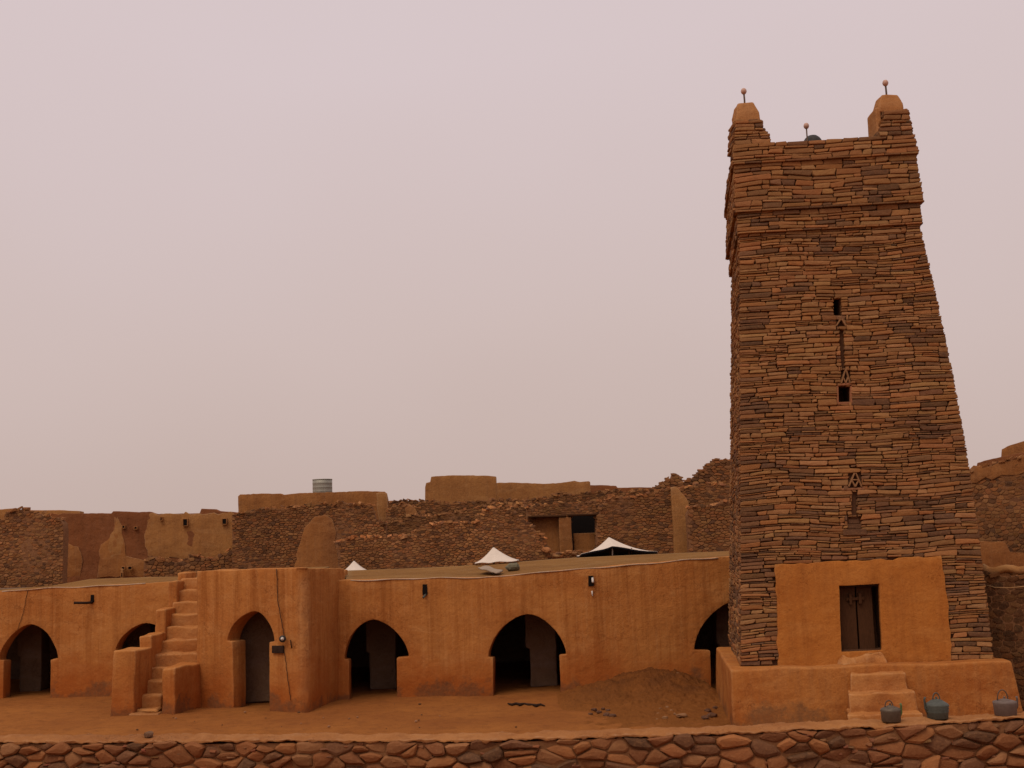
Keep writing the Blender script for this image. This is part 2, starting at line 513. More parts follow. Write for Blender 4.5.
def voronoi(Wd, Hd, cw, ch, rnd, jit=0.75, big=0.0, soft=.18):
    """rubble cells in [0,Wd]x[0,Hd]"""
    nx, ny = max(1, int(round(Wd / cw))), max(1, int(round(Hd / ch)))
    a = cw / ch
    site = {}
    for j in range(-2, ny + 2):
        for i in range(-2, nx + 2):
            if big and rnd.random() < big and 0 <= i < nx and 0 <= j < ny: continue
            site[(i, j)] = ((i + 0.5 + (0.5 if j % 2 else 0) + rnd.uniform(-.5, .5) * jit) * cw, (j + 0.5 + rnd.uniform(-.5, .5) * jit) * ch * a)
    cells = []
    for (i, j), p in site.items():
        if i < 0 or j < 0 or i >= nx or j >= ny: continue
        r = cw * 1.7
        poly = [(p[0] - r, p[1] - r), (p[0] + r, p[1] - r), (p[0] + r, p[1] + r), (p[0] - r, p[1] + r)]
        for dj in (-2, -1, 0, 1, 2):
            for di in (-2, -1, 0, 1, 2):
                q = site.get((i + di, j + dj))
                if q is None or (di == 0 and dj == 0): continue
                nxv, nyv = q[0] - p[0], q[1] - p[1]
                mx, my = (q[0] + p[0]) / 2, (q[1] + p[1]) / 2
                new = []
                L = len(poly)
                ds = [(v[0] - mx) * nxv + (v[1] - my) * nyv for v in poly]
                if max(ds) <= 0: continue
                for k in range(L):
                    A, B, da, db = poly[k], poly[(k + 1) % L], ds[k], ds[(k + 1) % L]
                    if da <= 0: new.append(A)
                    if (da < 0 < db) or (db < 0 < da):
                        f = da / (da - db)
                        new.append((A[0] + (B[0] - A[0]) * f, A[1] + (B[1] - A[1]) * f))
                poly = new
                if len(poly) < 3: break
            if len(poly) < 3: break
        if len(poly) < 3: continue
        # soften corners
        sm = []
        for k in range(len(poly)):
            A, B = poly[k], poly[(k + 1) % len(poly)]
            l = math.hypot(B[0] - A[0], B[1] - A[1])
            if l < cw * 0.12: sm.append(((A[0] + B[0]) / 2, (A[1] + B[1]) / 2)); continue
            sm.append((A[0] * (1 - soft) + B[0] * soft, A[1] * (1 - soft) + B[1] * soft)); sm.append((A[0] * soft + B[0] * (1 - soft), A[1] * soft + B[1] * (1 - soft)))
        cells.append([(x, y / a) for x, y in sm])
    return cells

# ------------------------------------------------------------------ paths and plaster walls
def round_path(pts, r=0.25, k=3):
    pts = [Vector((p[0], p[1])) for p in pts]
    q = [pts[0]]
    for i in range(1, len(pts) - 1):
        a, b, c = pts[i - 1], pts[i], pts[i + 1]
        q.append(b + (a - b).normalized() * min(r, (a - b).length * .4)); q.append(b); q.append(b + (c - b).normalized() * min(r, (c - b).length * .4))
    q.append(pts[-1])
    for _ in range(k):
        n = [q[0]]
        for a, b in zip(q, q[1:]):
            n.append(a * .75 + b * .25); n.append(a * .25 + b * .75)
        n.append(q[-1]); q = n
    return q

class Path:
    def __init__(s, pts):
        s.p = pts
        s.l = [0.0]
        for a, b in zip(pts, pts[1:]): s.l.append(s.l[-1] + (b - a).length)
        s.L = s.l[-1]
        seg = [(b - a).normalized() for a, b in zip(pts, pts[1:])]
        s.t = [seg[0]] + [(a + b).normalized() for a, b in zip(seg, seg[1:])] + [seg[-1]]
    def ev(s, v):
        v = min(max(v, 0), s.L)
        for i in range(len(s.p) - 1):
            if v <= s.l[i + 1] or i == len(s.p) - 2:
                f = (v - s.l[i]) / max(1e-9, s.l[i + 1] - s.l[i])
                return s.p[i].lerp(s.p[i + 1], f), s.t[i].lerp(s.t[i + 1], f).normalized()
    def hit(s, px, py):
        """where the sight line meets the wall: (s, z)"""
        d = ray(px, py); D = Vector((d.x, d.y)); best = None
        for i in range(len(s.p) - 1):
            a, b = s.p[i], s.p[i + 1]; e_ = b - a
            den = D.x * e_.y - D.y * e_.x
            if abs(den) < 1e-9: continue
            k = (a.x * e_.y - a.y * e_.x) / den
            f = ((D * k - a).dot(e_)) / e_.length_squared
            lo = -1e9 if i == 0 else -1e-6; hi = 1e9 if i == len(s.p) - 2 else 1 + 1e-6
            if lo <= f <= hi and k > 0:
                sv = s.l[i] + f * e_.length
                pen = 0 if 0 <= f <= 1 else 1
                if best is None or (pen, k) < best[0]: best = ((pen, k), sv, EYE.z + d.z * k)
        if best is None: raise ValueError('no hit %s %s' % (px, py))
        return best[1], best[2]
    def map(s, v, z, depth):
        p, t = s.ev(v)
        n = Vector((-t.y, t.x))          # inward (away from the viewer) for left-to-right paths
        q = p + n * depth
        return Vector((q.x, q.y, z))

def inside(poly, x, y):
    c = False; n = len(poly); j = n - 1
    for i in range(n):
        xi, yi = poly[i]; xj, yj = poly[j]
        if (yi > y) != (yj > y) and x < (xj - xi) * (y - yi) / (yj - yi) + xi: c = not c
        j = i
    return c

def densify(poly, step):
    o = []
    for i in range(len(poly)):
        a, b = poly[i], poly[(i + 1) % len(poly)]
        l = math.hypot(b[0] - a[0], b[1] - a[1]); n = max(1, int(l / step))
        for k in range(n): o.append((a[0] + (b[0] - a[0]) * k / n, a[1] + (b[1] - a[1]) * k / n))
    return o

def slab(name, path, poly, th, mat, parent, front=0.0, step=0.16, amp=0.018, bev=0.035, sc=0.9, holes=()):
    """a wall of thickness th whose elevation is the outline poly in (s,z), weathered, with rounded arrises"""
    poly = densify(poly, step)
    hol = [densify(h, step) for h in holes]
    vs = [Vector(p) for p in poly]; edges = [(i, (i + 1) % len(poly)) for i in range(len(poly))]
    for h in hol:
        b = len(vs); vs += [Vector(p) for p in h]; edges += [(b + i, b + (i + 1) % len(h)) for i in range(len(h))]
    x0 = min(p[0] for p in poly); x1 = max(p[0] for p in poly); y0 = min(p[1] for p in poly); y1 = max(p[1] for p in poly)
    g = step * 1.25
    x = x0 + g / 2
    row = 0
    while x < x1:
        y = y0 + g / 2 + (g / 2 if row % 2 else 0)
        while y < y1:
            if inside(poly, x, y) and not any(inside(h, x, y) for h in hol):
                if all((x - v.x) ** 2 + (y - v.y) ** 2 > (g * 0.55) ** 2 for v in vs[:len(poly) + sum(map(len, hol))]): vs.append(Vector((x, y)))
            y += g
        x += g; row += 1
    ov, oe, of, *_ = delaunay_2d_cdt(vs, edges, [], 0, 1e-5)
    tris = []
    for f in of:
        cx = sum(ov[i].x for i in f) / 3; cy = sum(ov[i].y for i in f) / 3
        if inside(poly, cx, cy) and not any(inside(h, cx, cy) for h in hol): tris.append(tuple(f))
    n = len(ov)
    V = [path.map(v.x, v.y, front) for v in ov] + [path.map(v.x, v.y, front + th) for v in ov]
    Fc = []
    cnt = {}
    for f in tris:
        a, b, c = f
        cr_ = (ov[b].x - ov[a].x) * (ov[c].y - ov[a].y) - (ov[b].y - ov[a].y) * (ov[c].x - ov[a].x)
        if cr_ < 0: f = (a, c, b)
        Fc.append(f); Fc.append(tuple(n + i for i in reversed(f)))
        for k in range(3): cnt[(f[k], f[(k + 1) % 3])] = 1
    for (a, b) in list(cnt):
        if (b, a) not in cnt: Fc.append((b, a, n + a, n + b))
    bm = bmesh.new()
    bv = [bm.verts.new(v) for v in V]
    for f in Fc:
        try: bm.faces.new([bv[i] for i in f])
        except ValueError: pass
    bmesh.ops.delete(bm, geom=[v for v in bm.verts if not v.link_faces], context='VERTS')
    sharp = [e for e in bm.edges if e.is_manifold and e.calc_face_angle(0) > 0.9]
    if bev:
        try: bmesh.ops.bevel(bm, geom=sharp, offset=bev, segments=2, profile=0.6, affect='EDGES', clamp_overlap=True)
        except Exception: pass
    bmesh.ops.recalc_face_normals(bm, faces=bm.faces)
    for v in bm.verts:
        v.co += nvec(v.co, sc) * amp * 1.7 + nvec(v.co, sc * 4.5) * amp * 0.55
    me = bpy.data.meshes.new(name); bm.to_mesh(me); bm.free()
    me.polygons.foreach_set('use_smooth', [True] * len(me.polygons))
    try: me.set_sharp_from_angle(angle=R(50))
    except Exception: pass
    return link(name, me, mat, parent)

def arch(path, xl, yl, xr, yr, ax, ay, jl, jr, yb, n=9):
    """opening outline, right foot to left foot, in (s,z)"""
    sl, zl = path.hit(xl, yl); sr, zr = path.hit(xr, yr); sa, za = path.hit(ax, ay)
    zs = (zl + zr) / 2
    j0 = path.hit(jl, yl + 5)[0]; j1 = path.hit(jr, yr + 5)[0]
    o = [(j1, -0.25), (j1, zs - 0.02), (sr, zs)]
    for k in range(1, 2 * n):
        u = 1 - k / n
        th = math.pi / 2 * (1 - abs(u))
        hw = (sr - sa) if u > 0 else (sa - sl)
        x = math.cos(th) ** (2 / 1.75); y = math.sin(th) ** (2 / 1.6)
        if abs(u) < 1e-6: x, y = 0, 1
        o.append((sa + math.copysign(x, u) * hw, zs + y * (za - zs)))
    o += [(sl, zs), (j0, zs - 0.02), (j0, -0.25)]
    return o

# ================================================================== THE SETTING
def build_ground():
    xs = [-900, -300, -120, -60, -30, -22] + [-17 + 0.11 * i for i in range(310)] + [22, 30, 60, 120, 300, 900]
    ys = [-300, -60, 0, 8] + [13, 16, 19] + [22 + 0.11 * i for i in range(115)] + [37, 40, 60, 90, 150, 400, 1500]
    V, Fc = [], []
    for y in ys:
        for x in xs:
            z = 0.0
            if -17.1 <= x <= 17.2 and 21.9 < y < 34.7:
                z = 0.03 * noise.noise(Vector((x * .6, y * .6, 0))) + 0.02 * noise.noise(Vector((x * 2.1, y * 2.1, 5)))
                d_ = noise.noise(Vector((x * 3.4, y * 3.4, 9)))
                z -= 0.035 * max(0, d_ - .18) * 2.2          # scuffs and footprints
            V.append((x, y, z))
    nx = len(xs)
    for j in range(len(ys) - 1):
        for i in range(nx - 1):
            Fc.append((j * nx + i, j * nx + i + 1, (j + 1) * nx + i + 1, (j + 1) * nx + i))
    o = from_lists('ground', V, Fc, 'ground', smooth=True)
    o['kind'] = 'structure'
build_ground()

# ------------------------------------------------------------------ prayer hall (arcade, roof, stairs)
pL = Path(round_path([G(-90, 701).xy, G(60, 697).xy, G(112, 696.5).xy, G(230, 694).xy], 0.5))
cornB = G(307, 712)
BY = G(205, 706).y
BX = at(194.5, 620, BY).x
pB = Path(round_path([Vector((BX - .05, 34.0)), Vector((BX, BY)), cornB.xy, at(346, 690, 31.75).xy], 0.62))
pR = Path(round_path([G(330, 700).xy, G(400, 697.5).xy, G(530, 694.5).xy, G(700, 690.5).xy, G(830, 686).xy], 0.6))

hall = thing('prayer_hall', (-3, 31, 0), 'low ochre plastered arcade building with arched doorways and flat roof behind the courtyard', 'building')

def wall_outline(path, top_px, arches, zb=-0.25, s0=0.0, s1=None):
    s1 = path.L if s1 is None else s1
    tops = [path.hit(*p) for p in top_px]
    tops = [t for t in tops if s0 < t[0] < s1]
    poly = [(s0, zb)]
    # bottom edge left to right with the openings
    for a in arches: poly += list(reversed(a))
    poly.append((s1, zb))
    poly.append((s1, tops[-1][1]))
    poly += list(reversed(tops))
    poly.append((s0, tops[0][1]))
    return poly

aL1 = arch(pL, -1, 661, 58, 658, 31, 624.5, 4, 50.5, 697)
aL2 = arch(pL, 116, 651, 176, 648, 146, 623, 122, 170, 697)
wl = slab('wall', pL, wall_outline(pL, [(-80, 597), (0, 591), (45, 588.5), (100, 586), (150, 583), (200, 580)], [aL1, aL2]), 0.42, 'plaster', hall)
aB = arch(pB, 227.5, 641, 274, 640, 254.5, 611.5, 233, 269, 708)
wbp = pB
sB0 = 0.0
topsB = [(200, 571.5), (215, 570.5), (250, 569), (290, 567.5), (306, 568)]
pt = [pB.hit(*p) for p in topsB]
zB = sum(p[1] for p in pt) / len(pt)
sC = pB.hit(335, 620)[0]
polyB = [(0, -.25)] + list(reversed(aB)) + [(pB.L, -.25), (pB.L, pB.hit(338, 569)[1])] + list(reversed(pt)) + [(1.5, pt[0][1]), (0, pt[0][1])]
wb = slab('wall', pB, polyB, 0.45, 'plaster', hall)
aR1 = arch(pR, 344, 659, 408, 657, 373, 619.5, 349, 396.5, 699)
aR2 = arch(pR, 488, 657, 566, 654, 527, 614.5, 493, 559, 694)
aR3 = arch(pR, 694, 650, 783, 647, 738, 600, 710, 768, 690)
wr = slab('wall', pR, wall_outline(pR, [(335, 580.5), (345, 580), (420, 578.5), (480, 577), (560, 570.5), (620, 565.5), (680, 560), (725, 556.5), (790, 553), (825, 551)], [aR1, aR2, aR3]), 0.42, 'plaster', hall)
print('BY', BY, BX, pB.ev(pB.L)[0], pR.ev(0)[0], pR.ev(pR.L)[0])
print('wall tops', pL.hit(60, 588), pt[2], pR.hit(480, 577), 'Ydepth', pL.ev(3)[0], pR.ev(3)[0], 'block corner', cornB)

# roofs: clay sheets that rise a little to the back, 20 cm thick
def roof(front, back, name='roof', th=0.2):
    n = 14
    def samp(L, f):
        k = f * (len(L) - 1); i = min(int(k), len(L) - 2); return L[i].lerp(L[i + 1], k - i)
    m = 60
    V = []
    for j in range(n + 1):
        for i in range(m + 1):
            p = samp(front, i / m).lerp(samp(back, i / m), j / n)
            p.z += 0.012 * noise.noise(Vector((p.x * .8, p.y * .8, 3))) if j < n else 0
            V.append(p)
    N = len(V)
    V += [v - Vector((0, 0, th)) for v in V]
    Fc = []
    for j in range(n):
        for i in range(m):
            a = j * (m + 1) + i
            q = (a, a + 1, a + m + 2, a + m + 1)
            Fc.append(q); Fc.append(tuple(N + k for k in reversed(q)))
    for j in range(n):
        for i in (0, m):
            a = j * (m + 1) + i; b = a + m + 1
            Fc.append((a, b, N + b, N + a) if i == 0 else (b, a, N + a, N + b))
    for i in range(m):
        a = i; Fc.append((a + 1, a, N + a, N + a + 1))
        a = n * (m + 1) + i; Fc.append((a, a + 1, N + a + 1, N + a))
    return from_lists(name, V, Fc, 'roof', hall, smooth=False)

def along(path, px_list, depth, dz):
    r = []
    for px, py in px_list:
        s_, z_ = path.hit(px, py)
        q = path.map(s_, z_ + dz, depth); r.append(q)
    return r
roof(along(pR, [(345, 580), (420, 578.5), (480, 577), (560, 570.5), (620, 565.5), (680, 560), (725, 556.5), (790, 553)], 0.2, -0.05),
     [at(345, 570.5, 40), at(420, 568, 40), at(485, 564.5, 40), at(560, 558.5, 40), at(620, 555.5, 40), at(680, 553, 40), at(740, 550.5, 40), at(800, 548, 40)])
roof(along(pL, [(-80, 597), (0, 591), (45, 588.5), (100, 586), (150, 583), (215, 580)], 0.2, -0.05),
     [at(-90, 596, 40), at(0, 589.5, 40), at(50, 586, 40), at(90, 579, 40), at(150, 577, 40), at(215, 576, 40)])
zr = pt[2][1]
lf = pB.map(0.2, zr - .06, .2); rf = pB.map(pt[-1][0], zr - .06, .25)
roof([pB.map(pt[0][0] + .1, pt[0][1] - .05, .2), pB.map(pt[2][0], pt[2][1] - .05, .2), pB.map(pt[-1][0] - .1, pB.hit(330, 569)[1] - .14, .2)],
     [Vector((BX + .05, 36, zr - .08)), Vector((-6.3, 36, zr - .08)), Vector((-5.6, 36, zr - .08))])
# block side and back walls
EX = pB.ev(pB.L)[0]
rbox('wall', BX - .1, BX + .3, 33.9, 36.2, 2.2, zr - .16, 'plaster', hall)
rbox('wall', BX - .1, EX.x - .55, 35.9, 36.3, 2.2, zr - .20, 'plaster', hall)
rough_solid('wall', [[(EX.x - .4, EX.y - .1, z_), (EX.x, EX.y - .1, z_), (EX.x - .6, 36.2, z_), (EX.x - 1.0, 36.2, z_)] for z_ in (2.0, pB.hit(338, 569)[1] - .12)], 'plaster', hall)
# ceiling under the roofs
def ceil_(pts):
    n_ = len(pts)
    V = [(x, y, 2.70) for x, y in pts] + [(x, y, 2.80) for x, y in pts]
    from_lists('ceiling', V, [tuple(range(n_)), tuple(reversed(range(n_, 2 * n_)))] + [(i, n_ + i, n_ + (i + 1) % n_, (i + 1) % n_) for i in range(n_)], 'interior', hall)
fr_ = [pL.map(pL.L * k / 8, 0, .2) for k in range(6)]
fR_ = [pR.map(.3 + (pR.L - .3) * k / 8, 0, .2) for k in range(9)]
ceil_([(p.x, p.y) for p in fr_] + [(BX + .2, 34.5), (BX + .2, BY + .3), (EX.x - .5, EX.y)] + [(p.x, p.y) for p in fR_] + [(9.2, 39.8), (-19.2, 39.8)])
# interior: back wall, cross walls and the inner row of pillars
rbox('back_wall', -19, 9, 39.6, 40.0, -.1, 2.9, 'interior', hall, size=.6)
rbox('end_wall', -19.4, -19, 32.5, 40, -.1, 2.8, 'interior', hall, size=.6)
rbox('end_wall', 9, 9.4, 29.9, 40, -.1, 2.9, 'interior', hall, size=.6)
def pillar(px0, px1, pyr, Y, w2=None):
    a, b = at(px0, pyr, Y).x, at(px1, pyr, Y).x
    rough_solid('pillar', [[(a + (b - a) * .12, Y, 0), (b, Y, 0), (b, Y + .7, 0), (a + (b - a) * .12, Y + .7, 0)], [(a + (b - a) * .12, Y, .98), (b, Y, .98), (b, Y + .7, .98), (a + (b - a) * .12, Y + .7, .98)],
                           [(a, Y, 1.02), (b, Y, 1.02), (b, Y + .7, 1.02), (a, Y + .7, 1.02)], [(a, Y, 2.9), (b, Y, 2.9), (b, Y + .7, 2.9), (a, Y + .7, 2.9)]], 'interior', hall)
pillar(526, 556.5, 650, 32.6)
pillar(366, 396, 660, 33.2)
pillar(17, 41, 660, 35.7)
pillar(128, 150, 650, 35.7)
pillar(718, 740, 650, 31.6)
# the inner door recess of the block
rbox('inner_wall', -7.6, -5.4, 31.2, 31.4, 0, 3.1, 'interior', hall)

# ---- staircase
stair = bpy.data.objects.new('staircase', None); C.objects.link(stair); stair.parent = hall
stair.location = (-8.8 + 3, 29 - 31, 0)
class _P: pass
def skid(o):      # re-parent a world-space mesh under the staircase empty
    o.parent = stair; o.matrix_parent_inverse = Matrix.Translation(-Vector((-8.8, 29, 0))); return o
ZT = 3.15
XI0 = at(135.5, 700, 29.65).x
def xin(y): return XI0 + (.3 - .05) * (y - 29.6) / 3.5
NS = 11
for i in range(NS):
    z1 = 0.10 + (ZT - 0.10) * i / (NS - 1)
    y0 = 29.72 + 0.325 * i
    y1 = 33.6
    xr_ = at(160, 690, 29.9).x if y0 < 30.3 else BX + .05
    skid(rough_solid('step', [[(xin(y0) - .1, y0, max(0, z1 - .5)), (xr_, y0, max(0, z1 - .5)), (xr_, y0 + .6, max(0, z1 - .5)), (xin(y0) - .1, y0 + .6, max(0, z1 - .5))],
                              [(xin(y0) - .1, y0, z1), (xr_, y0, z1), (xr_, y0 + .6, z1), (xin(y0) - .1, y0 + .6, z1)]], 'steps', None, size=.08, amp=.03, bev=.06, sc=2.4))
skid(rbox('stone_slab', XI0 - .12, XI0 + .62, 29.42, 29.85, -.05, .06, 'coping', None, size=.09, amp=.03))
lev = [(29.6, 30.8, 113, 651), (30.7, 31.75, 139, 635.5), (31.6, 32.6, 155, 609.5), (32.45, 33.3, 168, 581.5), (33.1, 34.0, 177, 572.5)]
for y0, y1, px, py in lev:
    a = at(px, py, y0)
    skid(rough_solid('parapet', [[(a.x - (.04 if y0 < 30 else 0), y0 - (.04 if y0 < 30 else 0), -.1), (xin(y0) , y0 - (.04 if y0 < 30 else 0), -.1), (xin(y1), y1, -.1), (a.x, y1, -.1)],
                                 [(a.x, y0, a.z), (xin(y0), y0, a.z), (xin(y1), y1, a.z), (a.x + .03, y1, a.z)]], 'plaster', None, size=.12, amp=.022, bev=.05, sc=1.6))
w0 = at(160, 668, 29.5); w1 = at(175, 667, 29.45); w2 = at(203, 664, BY + .05)
skid(rough_solid('parapet', [[(w0.x, 29.62, -.1), (w1.x - .02, 29.40, -.1), (w2.x + .05, BY + .1, -.1), (w0.x + .1, BY + .15, -.1)],
                             [(w0.x, 29.62, w0.z - .03), (w1.x, 29.46, w1.z), (w2.x, BY + .1, w2.z + .02), (w0.x + .1, BY + .15, w0.z + .0)]], 'plaster', None, size=.1, amp=.024, bev=.06, sc=1.6))

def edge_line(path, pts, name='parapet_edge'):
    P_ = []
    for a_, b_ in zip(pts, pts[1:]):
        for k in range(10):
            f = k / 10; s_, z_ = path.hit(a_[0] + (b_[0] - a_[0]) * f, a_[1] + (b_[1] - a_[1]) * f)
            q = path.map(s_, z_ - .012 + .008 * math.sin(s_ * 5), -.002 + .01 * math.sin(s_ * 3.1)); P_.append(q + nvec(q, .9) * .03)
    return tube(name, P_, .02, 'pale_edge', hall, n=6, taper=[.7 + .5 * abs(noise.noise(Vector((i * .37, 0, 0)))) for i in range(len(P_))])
M['pale_edge'] = plaster_mat('pale_edge_plaster', (0.46, 0.27, 0.13), (0.42, 0.2, 0.075), streak_amt=0.0, speck=0.4)  # paler plaster for the thin tube along the parapet top
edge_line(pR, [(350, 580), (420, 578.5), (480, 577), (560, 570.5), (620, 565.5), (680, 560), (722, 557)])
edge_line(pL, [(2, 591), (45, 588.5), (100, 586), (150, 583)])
# ---- spouts, lamp, plaque and cables on the arcade
def on(path, px, py, d=0.0):
    s_, z_ = path.hit(px, py); return path.map(s_, z_, d)
def hole(path, px, py, w, h, parent=hall, mat='void'):
    p = on(path, px, py, -0.012)
    s_, z_ = path.hit(px, py)
    pts = [(s_ - w / 2, z_ - h / 2), (s_ + w / 2, z_ - h / 2), (s_ + w / 2 - .01, z_ + h / 2), (s_ - w / 2 + .01, z_ + h / 2)]
    return slab('painted_spout_hole', path, pts, 0.03, mat, parent, front=-.03, step=.1, amp=.002, bev=0)  # near-black plate on the wall face, painted as a hole's shade
a = on(pL, 92, 597, 0)
tube('wooden_spout', [on(pL, 93, 602.5, .1), on(pL, 90, 602.5, -.2), on(pL, 83, 602, -.45)], .035, 'wood_dark', hall)
hole(pL, 92.5, 598.5, .1, .2)
hole(pR, 425, 589.5, .13, .26)
tube('metal_spout', [on(pR, 426, 594, .05), on(pR, 425, 597, -.25)], .03, 'kettle_b', hall)
hole(pR, 591, 581, .14, .26); 
def patch(path, poly_px, mat, parent, name='plaster_patch', front=-.02, th=.03, **k):
    return slab(name, path, [path.hit(*p) for p in poly_px], th, mat, parent, front=front, **k)
tube('pale_spout', [on(pR, 592.5, 577.5, .02), on(pR, 593, 582, -.16)], .035, 'white', hall, taper=[1, .8])
tube('pale_spout', [on(pR, 592, 591, -.03), on(pR, 592.5, 596, -.06)], .028, 'white', hall, taper=[.8, .5])
# round wall lamp
lp = on(pB, 285.5, 638.5, -.10)
def disc_lamp(c):
    V, Fc = [], []
    prof = [(.0, .0), (.07, .005), (.085, .03), (.08, .07), (.03, .10)]
    n = 20
    for r, d in prof:
        for k in range(n):
            a_ = 2 * math.pi * k / n
            V.append(Vector(c) + Vector((r * math.cos(a_), d - .05, r * math.sin(a_))))
    for i in range(len(prof) - 1):
        for k in range(n): Fc.append((i * n + k, i * n + (k + 1) % n, (i + 1) * n + (k + 1) % n, (i + 1) * n + k))
    o = from_lists('wall_lamp', V, Fc, 'dome', hall, smooth=True)
    V, Fc = [], []
    for r, d in ((.001, -.045), (.028, -.035), (.04, -.01)):
        for k in range(n):
            a_ = 2 * math.pi * k / n
            V.append(Vector(c) + Vector((r * math.cos(a_), d - .045, r * math.sin(a_) + .005)))
    for i in range(2):
        for k in range(n): Fc.append((i * n + k, i * n + (k + 1) % n, (i + 1) * n + (k + 1) % n, (i + 1) * n + k))
    o2 = from_lists('bulb', V, Fc, 'white', None, smooth=True)
    o2.parent = o
disc_lamp(lp)
patch(pB, [(273.2, 645.5), (284.5, 645.5), (284.5, 653), (273.2, 653)], 'wood_dark', hall, 'plaque', front=-.05, th=.04, step=.1, amp=.001, bev=.004)
tube('bracket', [on(pB, 291, 640.5, -.02), on(pB, 293, 642, -.08), on(pB, 293.5, 648, -.06)], .018, 'wood', hall)
def cable(path, pts, r=.010, d=-.03):
    P_ = []
    for a_, b_ in zip(pts, pts[1:]):
        for k in range(6):
            f = k / 6; P_.append(on(path, a_[0] + (b_[0] - a_[0]) * f + .25 * math.sin(k * 2.1 + a_[1]), a_[1] + (b_[1] - a_[1]) * f, d))
    P_.append(on(path, *pts[-1], d))
    return tube('cable', P_, r, 'cable', hall, n=5)
cable(pB, [(277.5, 569), (278.5, 600), (283, 625), (285, 636)])
cable(pB, [(284.5, 650), (286, 657), (288, 675), (291.5, 700)], .008)
cable(pL, [(28, 591), (24, 612), (18, 630)], .006)

# ---- sheet and cloth left on the roof
def sheet():
    a_, b_, c_, d_ = at(478, 567.5, 33.6), at(486, 565.5, 35.2), at(503, 570.5, 33.0), at(497, 573, 31.8)
    V, Fc = [], []
    n = 12
    for j in range(n + 1):
        for i in range(n + 1):
            p = a_.lerp(b_, i / n).lerp(d_.lerp(c_, i / n), j / n)
            p.z += .03 * noise.noise(p * 4) + .02 * noise.noise(p * 9)
            V.append(p)
    for j in range(n):
        for i in range(n):
            q = j * (n + 1) + i; Fc.append((q, q + n + 1, q + n + 2, q + 1))
    o = from_lists('canvas_sheet', V, Fc, 'sheet', smooth=True)
    m_ = o.modifiers.new('thick', 'SOLIDIFY'); m_.thickness = .03
    tag(o, 'crumpled pale canvas sheet lying on the roof edge below the small white tent', 'sheet')
M['sheet'] = flat_mat('dusty_sheet', (0.36, 0.27, 0.19), 0.9, var=0.5, scale=5)
sheet()
gb = at(513, 567, 34)
tag(lump('cloth_bundle', gb, (.16, .2, .12), 'green_cloth', seed=4), 'grey green bundle of cloth on the roof beside the pale canvas sheet', 'bundle')

# ------------------------------------------------------------------ mound
def mound():
    c = at(655, 700, 28.7)
    n, m = 130, 120
    V, Fc = [], []
    x0, x1 = at(548, 700, 28.5).x, at(735, 700, 28.5).x
    y0, y1 = 23.2, 31.2
    cx = at(655, 690, 30).x
    for j in range(m + 1):
        for i in range(n + 1):
            x = x0 + (x1 - x0) * i / n; y = y0 + (y1 - y0) * j / m
            dx = (x - cx) / (1.9 if x < cx else 1.7); dy = (y - 30.2) / 2.3
            h = .62 * math.exp(-(dx * dx * 1.25 + dy * dy * 1.6)) + .14 * math.exp(-(dx + .85) ** 2 * 6 - (dy + .5) ** 2 * 5) + .10 * math.exp(-dx * dx * .8 - ((y - 26.5) / 2.6) ** 2)
            p = Vector((x, y, 0))
            edge = min(1, min(i, n - i) / 12, min(j, m - j + 30) / 12)
            h += (.07 * noise.noise(p * 2.2) + .05 * noise.noise(p * 5.5) + .045 * noise.noise(p * 11) + .03 * noise.noise(p * 19)) * min(1, h * 4 + .2)
            V.append((x, y, max(-0.08, h * edge - .06)))
    for j in range(m):
        for i in range(n):
            a_ = j * (n + 1) + i
            Fc.append((a_, a_ + 1, a_ + n + 2, a_ + n + 1))
    o = from_lists('earth_mound', V, Fc, 'mound', smooth=True); o['kind'] = 'structure'
    return V
mv = mound()
def mound_z(x, y):
    best = min(mv, key=lambda v: (v[0] - x) ** 2 + (v[1] - y) ** 2)
    return max(0, best[2]) if (best[0] - x) ** 2 + (best[1] - y) ** 2 < .2 else 0
def loose_stone(px, py, s, label, group=None, dark=False, gz=None, flat=.55):
    p = G(px, py)
    z = 0
    for _ in range(4):
        p = G(px, py, z); z = mound_z(p.x, p.y)
    col = (.075, .04, .03) if dark else (.30, .16, .075)
    o = lump('stone', (p.x, p.y, z + s * .25), (s, s * .8, s * flat), 'stone', seed=int(px * 7 + py), col=col, sub=2)
    return tag(o, label, 'stone', group)
g1 = 'loose stones lying on the earth mound'
for px, py, s in ((594, 708, .07), (599, 712, .06), (606, 703, .09), (612, 701, .08), (590, 704, .05), (603, 708, .05), (608, 712, .05)):
    loose_stone(px, py, s, 'small dark stone in the cluster on the left slope of the earth mound', g1, True)
for px, py, s in ((658, 702, .05), (664, 699, .06), (671, 702, .045), (667, 705, .04), (660, 706, .035), (674, 698, .035), (656, 697, .03)):
    loose_stone(px, py, s, 'small pale stone in the sprinkle on the middle of the earth mound', g1 + ' middle')
loose_stone(642, 686, .05, 'single pale stone high on the left crest of the earth mound')
loose_stone(678, 687, .05, 'single pale stone high on the right side of the earth mound')
loose_stone(682, 718, .12, 'flat grey stone at the foot of the mound near the tower plinth', flat=.3)
for px, py, s in ((708, 713, .08), (712, 716, .11), (705, 719, .08), (715, 708, .06)):
    loose_stone(px, py, s, 'small brown stone piled against the left corner of the tower plinth', 'stones beside the tower plinth', True)
for i in range(46):
    px, py = random.uniform(0, 720), random.uniform(703, 731)
    p = G(px, py)
    if p.x < XI0 + 1.5 and p.y > 28.8 or (px > 520): continue
    s_ = random.choice((.015, .02, .025, .035))
    tag(lump('pebble', (p.x, p.y, .02), (s_, s_ * .8, s_ * .6), 'stone', seed=900 + i, sub=1, col=random.choice(((.09, .045, .025), (.3, .16, .09)))), 'tiny pebble on the open sand of the courtyard', 'pebble', 'pebbles strewn over the courtyard sand')
